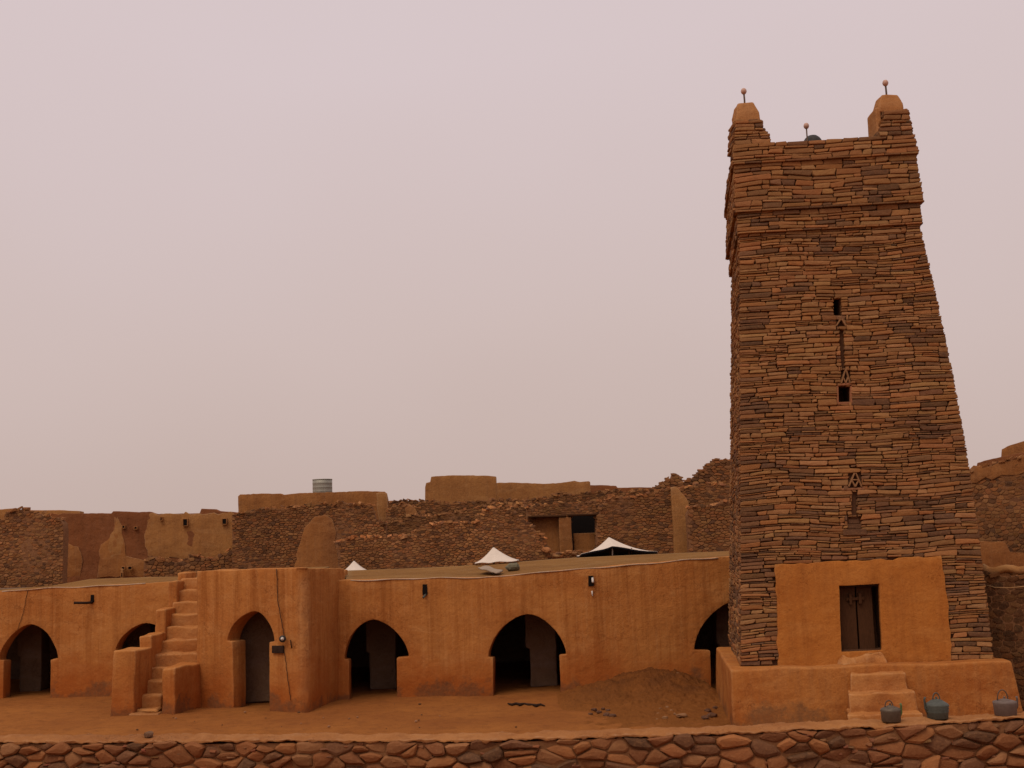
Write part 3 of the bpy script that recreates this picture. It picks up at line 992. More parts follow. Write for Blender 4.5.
# dark rag of a branch in front of the fourth arch
br = [G(508 + i * 4.1, 703.5 + (i % 2) * 1.2 + (1 if i > 5 else 0), .03) for i in range(10)]
tag(tube('branch', br, .035, 'wood_dark', None, n=6, taper=[.5, 1, .9, 1.2, .6, 1, .7, 1.2, .9, .3]), 'dark crooked branch lying on the sand in front of the arch right of centre', 'branch')

# ================================================================== MINARET
TY0 = 24.9
FLb, FRb = at(742, 664, 24.95), at(991, 656, 24.62)
ZB = 1.15
lean = .075
def lvl_z(px, py, Y): return at(px, py, Y).z
ZS = [ZB, lvl_z(740, 234, 25.6), lvl_z(736, 213, 25.6), lvl_z(732, 167, 25.75), lvl_z(770, 147, 25.85)]
print('tower levels', ZS)
def cf(px, py, Y): p = at(px, py, Y); return (p.x, Y)
HL = ZS[1] - ZB
FL0, FR0 = cf(742, 662, 24.95), cf(991.5, 655, 24.62)
FL1, FR1 = cf(740.5, 233, 24.95 + lean * HL), cf(918.5, 226, 24.62 + lean * HL)
BL0, BR0 = cf(730.5, 650, 30.2), (FR0[0] + .15, 29.9)
BL1, BR1 = cf(733.5, 290, 29.9), (FR1[0] + .15, 29.6)
def quad(z, off=0.0):
    f = (z - ZB) / HL
    if f > 1: f = 1 + (f - 1) * .9
    q = [Vector((a_[0] + (b_[0] - a_[0]) * f, a_[1] + (b_[1] - a_[1]) * f)) for a_, b_ in ((FL0, FL1), (FR0, FR1), (BR0, BR1), (BL0, BL1))]
    c = sum(q, Vector((0, 0))) / 4
    s_ = [Vector((-1, -1)), Vector((1, -1)), Vector((1, 1)), Vector((-1, 1))]
    return [Vector((p.x + d.x * off, p.y + d.y * off, z)) for p, d in zip(q, s_)]

minaret = thing('minaret', (quad(ZB)[0].x + 2.5, 26.8, 0), 'tall tapering minaret tower of flat brown stones with a plastered doorway and plinth', 'tower')
base_n = [Vector((0, -1, 0)), Vector((1, 0, 0)), Vector((0, 1, 0)), Vector((-1, 0, 0))]

def tower_tier(name, z0, z1, off0, off1, rnd, masks=(), faces=(0, 1, 2, 3), lay={}, gain=1.0, depth=.042, cuts=(), bulge=0.0):
    bulge_l = 0
    q0, q1 = quad(z0, off0), quad(z1, off1)
    V, Fc, cols = [], [], []
    for k in faces:
        A, B, Cc, D = q0[k], q0[(k + 1) % 4], q1[(k + 1) % 4], q1[k]
        nrm = (B - A).cross(D - A).normalized()
        T = ((D - A).length + (Cc - B).length) / 2
        wb_, wt_ = (B - A).length, (Cc - D).length
        def wid(t): return wb_ + (wt_ - wb_) * t / T
        def Mf(s_, t, d):
            ed = min(1, t / .3, (T - t) / .3) if T > 1 else .4
            t2 = t + (.02 * math.sin(s_ * 1.7 + k) + .07 * noise.noise(Vector((s_ * .8, t * 1.3, k * 7)))) * ed
            u = s_ / wid(t); v = min(max(t2 / T, -.01), 1.01)
            q_ = A.lerp(B, u).lerp(D.lerp(Cc, u), v) + nrm * d
            if bulge:
                wgt = (u, 1, 1 - u, 0)[k]
                q_.x += bulge * math.sin(math.pi * min(max(v, 0), 1)) * wgt
            return q_
        rects = slab_layout(T, wid, rnd, **lay)
        if k == 0 and cuts:
            ct_ = []
            for x0, x1, zz0, zz1 in cuts:
                ta, tb_ = (zz0 - z0) / (z1 - z0) * T, (zz1 - z0) / (z1 - z0) * T
                xl = A.x + (D.x - A.x) * (ta + tb_) / 2 / T + bulge_l * 0
                xr_ = B.x + (Cc.x - B.x) * (ta + tb_) / 2 / T + bulge * math.sin(math.pi * min(1, (ta + tb_) / 2 / T))
                tm = (ta + tb_) / 2
                ct_.append(((x0 - xl) / (xr_ - xl) * wid(tm), (x1 - xl) / (xr_ - xl) * wid(tm), ta, tb_))
            rects = subtract(rects, ct_)
        for s0, s1, t0, t1 in rects:
            ms, mt = (s0 + s1) / 2, (t0 + t1) / 2
            p = Mf(ms, mt, 0)
            if k == 0 and any(mk(p, s1 - s0, t1 - t0) for mk in masks): continue
            fl = 0
            if k == 0:       # let course ends stand out a bit at the corners
                if s0 < .02: s0 -= .03
                if s1 > wid(mt) - .02: s1 += .03
            # patches of darker stone low on the tower
            dk = .05 + (.55 if noise.noise(Vector((p.x * 1.1, p.z * 2.6, k * 9 + 2))) > (.28 if p.z > 4.5 else .12) else 0)
            col = stone_col(rnd, dk, gain)
            emit_stone(rect_poly(s0, s1, t0, t1, rnd, .010), Mf, V, Fc, cols, col, rnd, gap=.010, depth=depth, inset=.17, base=-.06, tilt=.016)
    # mud core
    core = quad(z0, off0 - .03), quad(z1, off1 - .03)
    return V, Fc, cols, core

# plaster door panel outline (also the region kept free of stones)
def face_pt(px, py, off=0.0):
    """sight line against the leaning front face"""
    q0, q1 = quad(ZB), quad(ZS[1])
    A, B, D = q0[0], q0[1], q1[0]
    nrm = (B - A).cross(D - A).normalized()
    if nrm.y > 0: nrm = -nrm
    A2 = A + nrm * off
    d = ray(px, py)
    k = (A2 - EYE).dot(nrm) / d.dot(nrm)
    return EYE + d * k
def fbox(px0, px1, py0, py1):
    a_, b_ = face_pt(px0, py1), face_pt(px1, py0)
    return a_.x, b_.x, a_.z, b_.z
openings = [fbox(834, 839.5, 298.5, 315), fbox(837.5, 850, 386.5, 402.5)]
reliefs = [fbox(840.3, 842.2, 331, 351), fbox(852.6, 854.8, 491, 514), fbox(848, 861, 472, 487.5), fbox(838, 846.5, 318, 326), fbox(840.5, 850, 367, 384)]
def mask_open(p, w, h):
    for x0, x1, z0, z1 in openings + reliefs:
        if x0 - w * .42 < p.x < x1 + w * .42 and z0 - h * .42 < p.z < z1 + h * .42: return True
    return False
pan = [(775.5, 565), (820, 561.5), (880, 559), (941, 556), (946, 600), (952, 660), (778, 668), (776, 610)]
panw = [face_pt(*p) for p in pan]
px_min = lambda z: 0
def mask_panel(p, w, h):
    poly = [(q.x, q.z) for q in panw]
    return inside(poly, p.x, p.z) and (inside(poly, p.x - w * .3, p.z) and inside(poly, p.x + w * .3, p.z))

rt = random.Random(21)
BUL = .17
slots = [fbox(840.6, 842.2, 331, 352), fbox(841.6, 843.2, 352, 368), fbox(852.8, 855, 491, 514), fbox(849, 860, 473, 487.5), fbox(836.5, 845, 320, 327), fbox(841.5, 849, 370, 384.5), fbox(848, 860, 515, 529)]
V, Fc, cols, core = tower_tier('shaft', ZS[0], ZS[1], 0, 0, rt, masks=(mask_panel,), cuts=openings + slots, bulge=BUL, lay=dict(sl=(.032, .118), sw=(.12, .54), band=(.10, .32), chunk=(.4, 1.6)))
from_lists('stonework', V, Fc, 'stone', minaret, cols)
# mud core with the door recess cut out of it: built as front grid with recess, plus other sides
def core_mesh():
    q0, q1 = quad(ZS[0] - .1, -.03), quad(ZS[1], -.03)
    bm = bmesh.new()
    a_ = [bm.verts.new(p) for p in q0]; b_ = [bm.verts.new(p) for p in q1]
    NR = 6
    rings_ = []
    for j in range(NR + 1):
        f = j / NR
        rr_ = [q0[i].lerp(q1[i], f) for i in range(4)]
        for i in (1, 2): rr_[i].x += BUL * math.sin(math.pi * f)
        rings_.append(rr_)
    rv = [[bm.verts.new(p) for p in r_] for r_ in rings_]
    for j in range(NR):
        for i in range(1, 4):
            bm.faces.new((rv[j][i], rv[j][(i + 1) % 4], rv[j + 1][(i + 1) % 4], rv[j + 1][i]))
    bm.faces.new(rv[-1])
    # front face with holes via CDT
    A, B, D = q0[0], q0[1], q1[0]
    nrm = (B - A).cross(D - A).normalized()
    if nrm.y > 0: nrm = -nrm
    def onp(x, z):
        # point of front core plane at x,z
        y = A.y - (nrm.x * (x - A.x) + nrm.z * (z - A.z)) / nrm.y
        return Vector((x, y, z))
    outer = [(q0[0].x, q0[0].z)] + [(r_[1].x, r_[1].z) for r_ in rings_] + [(q1[0].x, q1[0].z)]
    dx0, dx1, dz0, dz1 = fbox(839, 880.5, 584.5, 650.5)
    hs = [[(x0, z0), (x1, z0), (x1, z1), (x0, z1)] for x0, x1, z0, z1 in openings + [(dx0, dx1, dz0, dz1)]]
    vs = [Vector(p) for p in outer]; ed = [(i, (i + 1) % len(outer)) for i in range(len(outer))]
    for h in hs:
        b0 = len(vs); vs += [Vector(p) for p in h]; ed += [(b0 + i, b0 + (i + 1) % 4) for i in range(4)]
    ov, oe, of, *_ = delaunay_2d_cdt(vs, ed, [], 0, 1e-6)
    vv = [bm.verts.new(onp(v.x, v.y)) for v in ov]
    for f in of:
        cx = sum(ov[i].x for i in f) / 3; cy = sum(ov[i].y for i in f) / 3
        if inside(outer, cx, cy) and not any(inside(h, cx, cy) for h in hs): bm.faces.new([vv[i] for i in f])
    for h in hs:
        fr = [onp(*p) for p in h]
        bk = [p + Vector((0, .55, 0)) for p in fr]
        f1 = [bm.verts.new(p) for p in fr]; f2 = [bm.verts.new(p) for p in bk]
        for i in range(4): bm.faces.new((f1[i], f1[(i + 1) % 4], f2[(i + 1) % 4], f2[i]))
        bm.faces.new(f2)
    bmesh.ops.recalc_face_normals(bm, faces=bm.faces)
    me = bpy.data.meshes.new('mud_core'); bm.to_mesh(me); bm.free()
    return link('mud_core', me, 'core', minaret)
core_mesh()
# dark depth of the two small windows, their sills and frames
for (x0, x1, z0, z1) in openings:
    y = face_pt(840, 350).y
# corbelled head
tiers = [(ZS[1], ZS[2], .05, .055), (ZS[2], ZS[3], .125, .115), (ZS[3], ZS[4], .165, .14)]
for i, (z0, z1, o0, o1) in enumerate(tiers):
    V, Fc, cols, core = tower_tier('corbel', z0 + .035, z1, o0, o1, rt, lay=dict(sl=(.06, .13), sw=(.18, .55)))
    b0 = len(V)
    from_lists('corbel_course', V, Fc, 'stone', minaret, cols)
    qa, qb = core
    from_lists('mud_core', [tuple(p) for p in qa] + [tuple(p) for p in qb], [(3, 2, 1, 0), (4, 5, 6, 7)] + [(k, (k + 1) % 4, 4 + (k + 1) % 4, 4 + k) for k in range(4)], 'core', minaret)
    # projecting thin ledge stones at the foot of the tier
    V, Fc, cols = [], [], []
    q = quad(z0, o0 + .012)
    for k in range(4):
        A, B = q[k], q[(k + 1) % 4]; L_ = (B - A).length; dr = (B - A).normalized(); nn = Vector((dr.y, -dr.x, 0))
        s_ = 0
        while s_ < L_ - .01:
            w = rt.uniform(.22, .6)
            if L_ - s_ - w < .15: w = L_ - s_
            def Mf(a_, b_, d, A=A, dr=dr, nn=nn): return A + dr * a_ + Vector((0, 0, b_)) + nn * d
            emit_stone(rect_poly(s_, s_ + w, -.008, .042, rt, .004), Mf, V, Fc, cols, stone_col(rt, .15), rt, gap=.008, depth=.03, inset=.15, base=-.22, tilt=.004)
            s_ += w
    from_lists('ledge', V, Fc, 'stone', minaret, cols)

# parapet walls with rising corner pinnacles
ZP = ZS[4]
def stone_block(name, rings, rnd, parent=minaret, lay=None, gain=1.0):
    """rings: two rings of 4 (front-left, front-right, back-right, back-left): stones on all four sides and top"""
    V, Fc, cols = [], [], []
    r0, r1 = [Vector(p) for p in rings[0]], [Vector(p) for p in rings[1]]
    quads_ = [(r0[k], r0[(k + 1) % 4], r1[(k + 1) % 4], r1[k]) for k in range(4)] + [(r1[0], r1[1], r1[2], r1[3])]
    for A, B, Cc, D in quads_:
        nrm = (B - A).cross(D - A).normalized()
        T = max(.05, ((D - A).length + (Cc - B).length) / 2); wb_, wt_ = (B - A).length, (Cc - D).length
        def wid(t): return wb_ + (wt_ - wb_) * t / T
        def Mf(s_, t, d):
            u = s_ / max(.01, wid(t)); v = min(max(t / T, -.01), 1.01)
            return A.lerp(B, u).lerp(D.lerp(Cc, u), v) + nrm * d
        for s0, s1, t0, t1 in slab_layout(T, wid, rnd, **(lay or dict(sl=(.06, .12), sw=(.16, .4), band=(.1, .2)))):
            emit_stone(rect_poly(s0, s1, t0, t1, rnd, .008), Mf, V, Fc, cols, stone_col(rnd, .15, gain), rnd, gap=.012, depth=.04, inset=.2, base=-.05, tilt=.02)
    n = len(V)
    c0 = sum(r0, Vector()) / 4; c1 = sum(r1, Vector()) / 4
    V += [p + (c0 - p).normalized() * .04 for p in r0] + [p + (c1 - p).normalized() * .04 for p in r1]
    cols += [(.05, .03, .02)] * 8
    Fc += [(n + 3, n + 2, n + 1, n), (n + 4, n + 5, n + 6, n + 7)] + [(n + k, n + (k + 1) % 4, n + 4 + (k + 1) % 4, n + 4 + k) for k in range(4)]
    return from_lists(name, V, Fc, 'stone', parent, cols)

qh = quad(ZP, .14)
YF = qh[0].y; YFr = qh[1].y; YB = qh[3].y
TH = .38
hp = .02
def pinnacle(corner, sx, sy, h1, h2, w, cap_h, c0, c1):
    """corner: outer corner of the head; sx, sy point inward; two stepped courses, plaster cap, rod and egg"""
    x, y = corner
    def ring(a0, a1, b0, b1, z):
        xs = sorted((x + sx * a0, x + sx * a1)); ys_ = sorted((y + sy * b0, y + sy * b1))
        return [(xs[0], ys_[0], z), (xs[1], ys_[0], z), (xs[1], ys_[1], z), (xs[0], ys_[1], z)]
    stone_block('pinnacle', [ring(0, w, 0, w, ZP - .02), ring(.02, w - .06, .02, w - .06, ZP + h1)], rt)
    stone_block('pinnacle', [ring(.03, w - .13, .03, w - .13, ZP + h1 + .02), ring(.045, w - .16, .045, w - .16, ZP + h2)], rt)
    cp = rough_solid('pinnacle_cap', [ring(c0, c1, .05, .62, ZP + h2 - .03), ring(c0 + .02, c1 - .02, .07, .6, ZP + h2 + cap_h * .45), ring(c0 + .09, c1 - .10, .15, .52, ZP + h2 + cap_h * .97)],
                     'cap', minaret, size=.06, amp=.016, bev=.035, sc=3)
    cx, cy = x + sx * (c0 + c1) / 2, y + sy * .33
    zt = ZP + h2 + cap_h * .9
    rod = tube('finial', [(cx, cy, zt - .05), (cx + .005, cy, zt + .15), (cx, cy, zt + .32)], .021, 'metal', minaret, n=8)
    eg = lathe('ostrich_egg', (cx, cy, zt + .29), [(.01, 0), (.038, .012), (.058, .04), (.066, .07), (.06, .105), (.04, .135), (.01, .15)], 'egg', None, n=16)
    eg.parent = minaret; eg.matrix_parent_inverse = Matrix.Translation(-Vector(minaret.location))
    eg.parent = rod; eg.matrix_parent_inverse = Matrix.Identity(4)
    return cx, cy, zt
pinnacle((qh[0].x, qh[0].y), 1, 1, .30, .57, .80, .47, .07, .62)
pinnacle((qh[1].x, qh[1].y), -1, 1, .32, .56, .74, .43, .12, .68)
pinnacle((qh[2].x, qh[2].y), -1, -1, .27, .50, .78, .36, .07, .62)
pinnacle((qh[3].x, qh[3].y), 1, -1, .27, .50, .78, .36, .07, .62)
ck = qh[1]
rbox('plaster_cheek', ck.x - .76, ck.x - .64, ck.y + .05, ck.y + .7, ZP - .03, ZP + .66, 'cap', minaret, size=.08, amp=.012, bev=.04)
# dome and centre egg at the back of the tower roof
dy = 27.6
dc = at(812.5, 141.5, dy)
lathe('roof_dome', (dc.x, dy, dc.z - .05), [(.24, -.4), (.235, 0), (.21, .07), (.17, .13), (.11, .18), (.03, .205), (.005, .21)], 'dome', minaret, n=24)
ec = at(806.5, 129, dy - .35)
r_ = tube('finial', [(ec.x, ec.y, ec.z - .8), (ec.x, ec.y, ec.z + .02)], .017, 'metal', minaret)
eg = lathe('ostrich_egg', (ec.x, ec.y, ec.z), [(.01, 0), (.038, .012), (.058, .04), (.066, .07), (.06, .105), (.04, .135), (.01, .15)], 'egg', None, n=16)
eg.parent = r_

# plaster panel and door
class Lean:
    def __init__(s):
        q0, q1 = quad(ZB), quad(ZS[1])
        s.A = q0[0]; s.n = (q0[1] - q0[0]).cross(q1[0] - q0[0]).normalized()
        if s.n.y > 0: s.n = -s.n
    def map(s, x, z, d):
        y = s.A.y - (s.n.x * (x - s.A.x) + s.n.z * (z - s.A.z)) / s.n.y
        return Vector((x, y + d, z))
LF = Lean()
def wavy(poly, amp=.02, step=.12, seed=3):
    o = densify(poly, step)
    return [(x + amp * noise.noise(Vector((x * 4, y * 4, seed))) * 1.6, y + amp * noise.noise(Vector((x * 4, y * 4, seed + 9))) * 1.6) for x, y in o]
panel_o = wavy([(q.x, q.z) for q in panw], .035)
dw = [face_pt(*p, .05) for p in ((838.5, 585.5), (878.5, 583.5), (882.5, 650), (841.5, 651.5))]
slab('plaster_panel', LF, panel_o, .10, 'plaster_panel', minaret, front=-.078, step=.12, amp=.012, bev=.02, holes=[[(q.x, q.z) for q in reversed(dw)]], sc=1.4)
door = bpy.data.objects.new('door', None); C.objects.link(door); door.parent = minaret
dcen = face_pt(860, 650)
door.location = dcen - Vector(minaret.location)
def dpart(name, pts_px, d0, th, mat, parent=None):
    p = [face_pt(*q) for q in pts_px]
    V = [LF.map(q.x, q.z, d0) for q in p] + [LF.map(q.x, q.z, d0 + th) for q in p]
    n = len(p)
    Fc = [tuple(range(n)), tuple(reversed(range(n, 2 * n)))] + [(i, n + i, n + (i + 1) % n, (i + 1) % n) for i in range(n)]
    bm = bmesh.new(); vv = [bm.verts.new(v) for v in V]
    for f in Fc: bm.faces.new([vv[i] for i in f])
    bmesh.ops.recalc_face_normals(bm, faces=bm.faces)
    me = bpy.data.meshes.new(name); bm.to_mesh(me); bm.free()
    o = link(name, me, mat)
    bevel(o, .006, 2)
    if parent is door:
        o.parent = door; o.matrix_parent_inverse = Matrix.Translation(-dcen)
    elif parent is not None:
        o.parent = parent
        if parent.type == 'EMPTY': o.matrix_parent_inverse = Matrix.Translation(-Vector(parent.location))
    return o
l1 = dpart('plank', [(840, 586), (856.8, 586), (860.5, 650.5), (841, 651)], .16, .05, 'wood', door)
dpart('plank', [(858.2, 586), (873.5, 585.5), (878, 650), (862.6, 650.3)], .17, .05, 'wood', door)
dpart('lintel', [(836.5, 583), (880, 581), (880, 586), (837, 587.5)], .02, .25, 'wood_dark', door)
dpart('latch', [(848, 598), (866, 597), (866, 600), (848, 601)], .12, .05, 'wood', door)
dpart('latch', [(850.5, 594), (853, 594), (853.5, 605), (851, 605)], .10, .05, 'wood', door)
dpart('latch', [(860, 593), (863, 593), (863.5, 604), (860.5, 604)], .10, .05, 'wood', door)
# stone relief signs above the door
def relief(x0, y0, x1, y1, w, d=-.075, col=None, mat='stone', th=.09):
    a_, b_ = face_pt(x0, y0), face_pt(x1, y1)
    A, B = Vector((a_.x, a_.z)), Vector((b_.x, b_.z))
    t_ = (B - A).normalized(); n_ = Vector((-t_.y, t_.x)) * w / 2
    pts = [A + n_, A - n_, B - n_, B + n_]
    V = [LF.map(p.x, p.y, d) for p in pts] + [LF.map(p.x, p.y, d + th) for p in pts]
    Fc = [(0, 1, 2, 3), (7, 6, 5, 4)] + [(i, 4 + i, 4 + (i + 1) % 4, (i + 1) % 4) for i in range(4)]
    return V, Fc
def relief_set(bars, col):
    V, Fc, cols = [], [], []
    for b in bars:
        v, f = relief(*b); n = len(V)
        V += v; Fc += [tuple(n + i for i in q) for q in f]
        k = rt.uniform(.8, 1.15)
        cols += [(col[0] * k, col[1] * k, col[2] * k)] * 8
    o = from_lists('stone_relief', V, Fc, 'stone', minaret, cols)
    bm = bmesh.new(); bm.from_mesh(o.data); bmesh.ops.recalc_face_normals(bm, faces=bm.faces); bm.to_mesh(o.data); bm.free()
    bevel(o, .008, 1)
    return o
tan = (.27, .14, .065)
relief_set([(835.5, 326.5, 840, 319.5, .03), (845.5, 326.5, 841, 319.5, .035), (838, 316.5, 846, 323, .05, -.05), (836, 317.5, 842, 317.5, .05, -.04)], tan)
relief_set([(840.5, 384, 845, 369, .03), (849.5, 384, 845, 369, .03), (842.3, 377, 845, 383.5, .025), (847.5, 377, 845, 383.5, .025)], tan)
relief_set([(837, 385, 851, 384, .05, -.06), (837, 403.5, 851.5, 403, .05, -.04), (837, 386, 837.4, 403, .045, -.04), (850.8, 386, 851, 403, .045, -.04)], (.3, .12, .06))
relief_set([(848, 487, 854, 473, .028), (861, 487, 855, 473, .028), (850.8, 480, 854.5, 487, .03), (858, 480, 854.5, 487, .03), (851, 480, 858, 480, .025)], tan)
relief_set([(841, 489.5, 864, 488.5, .045, -.05)], (.32, .14, .07))
relief_set([(851, 517, 857.5, 517, .07, .02), (849, 521.5, 859.5, 521.5, .09, .015), (847, 526.5, 862, 526.5, .10, .01), (842.5, 532.5, 866, 532, .12, -.06)], (.09, .046, .027))

# plinth and its steps
PT = ZB
pf0 = at(729.8, 664.5, 24.40); pf1 = at(1011.5, 657, 24.08)
pb0 = at(716.5, 652, 27.3)
plx = at(716, 648, 29.4).x
rough_solid('plinth', [[(pf0.x - .02, 24.30, -.1), (pf1.x + .16, 24.0, -.1), (pf1.x + .5, 29.5, -.1), (plx - .05, 29.5, -.1)],
                       [(pf0.x, 24.40, PT), (pf1.x, 24.08, PT), (pf1.x + .3, 29.4, PT), (plx, 29.4, PT)]], 'plinth', minaret, size=.16, amp=.02, bev=.06, sc=1.2)
def fstep(px0, px1, py, Y, name='step', dep=1.3, jag=.02):
    a_, b_ = at(px0, py, Y), at(px1, py, Y)
    z = (a_.z + b_.z) / 2
    rough_solid(name, [[(a_.x - .02, Y - .03, max(-.1, z - .6)), (b_.x + .02, Y - .03, max(-.1, z - .6)), (b_.x, Y + dep, max(-.1, z - .6)), (at(px0, py, Y + dep).x, Y + dep, max(-.1, z - .6))],
                       [(a_.x, Y, z), (b_.x, Y, z), (b_.x, Y + dep, z + .02), (at(px0, py, Y + dep).x, Y + dep, z + .02)]], 'steps', minaret, size=.07, amp=jag, bev=.04, sc=3)
fstep(850, 905.5, 668, 24.28, dep=.35)
fstep(850.5, 906, 673.5, 24.02, dep=.6)
fstep(848.5, 915.5, 693, 23.68, dep=.8)
fstep(847.5, 923, 714, 23.34, dep=1.1)
th0, th1 = at(841, 657, 24.62), at(887, 656, 24.6)
rough_solid('threshold', [[(th0.x, 24.56, PT - .05), (th1.x, 24.52, PT - .05), (th1.x, 25.1, PT - .05), (th0.x, 25.1, PT - .05)],
                          [(th0.x + .03, 24.62, PT + .15), (th1.x - .1, 24.6, PT + .19), (th1.x - .1, 25.1, PT + .19), (th0.x + .03, 25.1, PT + .17)]], 'steps', minaret, size=.06, amp=.055, bev=.03, sc=5)

# ================================================================== RUINS OF THE OLD TOWN
def rubble_face(path, prof, zlow, cw, ch, rnd, depth=.05, front=0.0, gain=1.0, keep=None, dark=.14, rings=1, gap=.02):
    """stones covering a wall face: prof = [(s, z)] top line"""
    s0, s1 = prof[0][0], prof[-1][0]
    zt = max(p[1] for p in prof)
    def top(s_):
        for a_, b_ in zip(prof, prof[1:]):
            if a_[0] <= s_ <= b_[0]:
                return a_[1] + (b_[1] - a_[1]) * (s_ - a_[0]) / max(1e-6, b_[0] - a_[0])
        return prof[-1][1] if s_ > s1 else prof[0][1]
    V, Fc, cols = [], [], []
    def Mf(a_, b_, d): return path.map(s0 + a_, zlow + b_ + .05 * noise.noise(Vector((a_ * .7, b_, 4))), front - d)
    for c in voronoi(s1 - s0, zt - zlow + ch, cw, ch, rnd, .95, .06):
        cs = sum(p[0] for p in c) / len(c); ct = sum(p[1] for p in c) / len(c)
        if cs < 0 or cs > s1 - s0: continue
        if ct + zlow > top(s0 + cs) - ch * .15 + rnd.uniform(-.3, .3) * ch: continue
        if keep and not keep(s0 + cs, zlow + ct): continue
        emit_stone(c, Mf, V, Fc, cols, stone_col(rnd, dark, gain * (.92 + .35 * noise.noise(Vector((cs * .5, ct * .8, 8))))), rnd, gap=gap, depth=depth, inset=.16, base=-.05, tilt=.02, rings=rings)
    return V, Fc, cols

def line(px0, px1, Y0, Y1=None):
    Y1 = Y0 if Y1 is None else Y1
    a_, b_ = at(px0, 520, Y0), at(px1, 520, Y1)
    n = 2
    return Path([Vector((a_.x, Y0)).lerp(Vector((b_.x, Y1)), i / n) for i in range(n + 1)])

def jag(pts, amp, seed, step=2.5):
    o = []
    for a_, b_ in zip(pts, pts[1:]):
        n = max(1, int(abs(b_[0] - a_[0]) / step))
        for k in range(n):
            f = k / n; x = a_[0] + (b_[0] - a_[0]) * f
            o.append((x, a_[1] + (b_[1] - a_[1]) * f + amp * noise.noise(Vector((x * .35, seed, 0)))))
    o.append(pts[-1])
    return o

def ruin(name, label, cat, top, Y, Y1=None, stones=True, mat='old', th=.5, low=584, cw=.17, ch=.088, seed=1, jg=.8, patches=(), holes=(), group=None, gain=1.0, skip=None, dark=.14, root=None, depth=.05, zb=0.0, edge=1.0):
    """top: skyline in picture pixels (left to right) of a wall standing at distance Y"""
    x0, x1 = top[0][0], top[-1][0]
    path = line(x0, x1, Y, Y1)
    tp = jag(top, jg, seed)
    prof = [path.hit(*p) for p in tp]
    prof = [(max(0, min(path.L, s_)), z_) for s_, z_ in prof]
    prof = [p for i, p in enumerate(prof) if i == 0 or p[0] > prof[i - 1][0] + 1e-4]
    if root is None:
        mid = path.ev(path.L / 2)[0]
        root = thing(name, (mid.x, mid.y, 0), label, cat, group)
    off = .04 if stones else 0
    poly = [(prof[0][0], zb), (prof[-1][0], zb)] + [(s_, z_ - off) for s_, z_ in reversed(prof)]
    hs = []
    for h in holes:
        hs.append([path.hit(*p) for p in h])
    slab('wall', path, poly, th, 'core_far' if stones else mat, root, step=.3, amp=.02 if stones else .03, bev=0 if stones else .03, holes=hs, sc=.6)
    for h in hs:
        sx = [p[0] for p in h]; sz = [p[1] for p in h]
        slab('window', path, [(min(sx) - .02, min(sz) - .02), (max(sx) + .02, min(sz) - .02), (max(sx) + .02, max(sz) + .02), (min(sx) - .02, max(sz) + .02)], .05, 'void', root, front=th * .6, step=.5, amp=0, bev=0)
    pw = [[path.hit(*p) for p in pp[1]] for pp in patches]
    if stones:
        rnd = random.Random(seed * 13 + 5)
        zl = max(zb, at((x0 + x1) / 2, low, Y).z)
        def keep(s_, z_):
            if skip and inside([path.hit(*p) for p in skip], s_, z_): return False
            return not any(inside(p, s_, z_) for p in hs)
        V, Fc, cols = rubble_face(path, prof, zl, cw, ch, rnd, gain=gain, keep=keep, dark=dark, depth=depth * .6, gap=.012)
        Lp = path.L; s_ = 0
        while s_ < Lp:
            zt_ = None
            for a_, b_ in zip(prof, prof[1:]):
                if a_[0] <= s_ <= b_[0]: zt_ = a_[1] + (b_[1] - a_[1]) * (s_ - a_[0]) / max(1e-6, b_[0] - a_[0])
            if zt_ is not None and rnd.random() < .8:
                for dd in (rnd.uniform(-.03, .12), rnd.uniform(.15, .4)):
                    w, h, dp = rnd.uniform(.06, .15), rnd.uniform(.025, .065), rnd.uniform(.05, .12)
                    c0 = path.map(s_ + rnd.uniform(-.05, .05), zt_ + rnd.uniform(-.06, .05), dd)
                    rm = Matrix.Rotation(rnd.uniform(-.5, .5), 3, 'Y') @ Matrix.Rotation(rnd.uniform(-.8, .8), 3, 'Z')
                    b0 = len(V); cc_ = stone_col(rnd, .08, gain * edge * rnd.uniform(1.0, 1.45))
                    for dx in (-1, 1):
                        for dy_ in (-1, 1):
                            for dz in (-1, 1):
                                V.append(c0 + rm @ Vector((dx * w * rnd.uniform(.7, 1), dy_ * dp * rnd.uniform(.7, 1), dz * h * rnd.uniform(.6, 1)))); cols.append(cc_)
                    Fc += [tuple(b0 + i for i in q) for q in ((0, 1, 3, 2), (4, 6, 7, 5), (0, 4, 5, 1), (2, 3, 7, 6), (0, 2, 6, 4), (1, 5, 7, 3))]
            s_ += rnd.uniform(.10, .28)
        o = from_lists('stonework', V, Fc, 'stone', root, [(c_[0] * .98, c_[1] * .92, c_[2] * .9) for c_ in cols])
    for i, (pm, pp) in enumerate(patches):
        pts = wavy(pw[i], .10, .22, seed + i)
        slab('plaster_patch', path, pts, .10 if stones else .05, pm, root, front=(-.055 if stones else -.025) - .004 * i, step=.25, amp=.02, bev=.03)
    return root

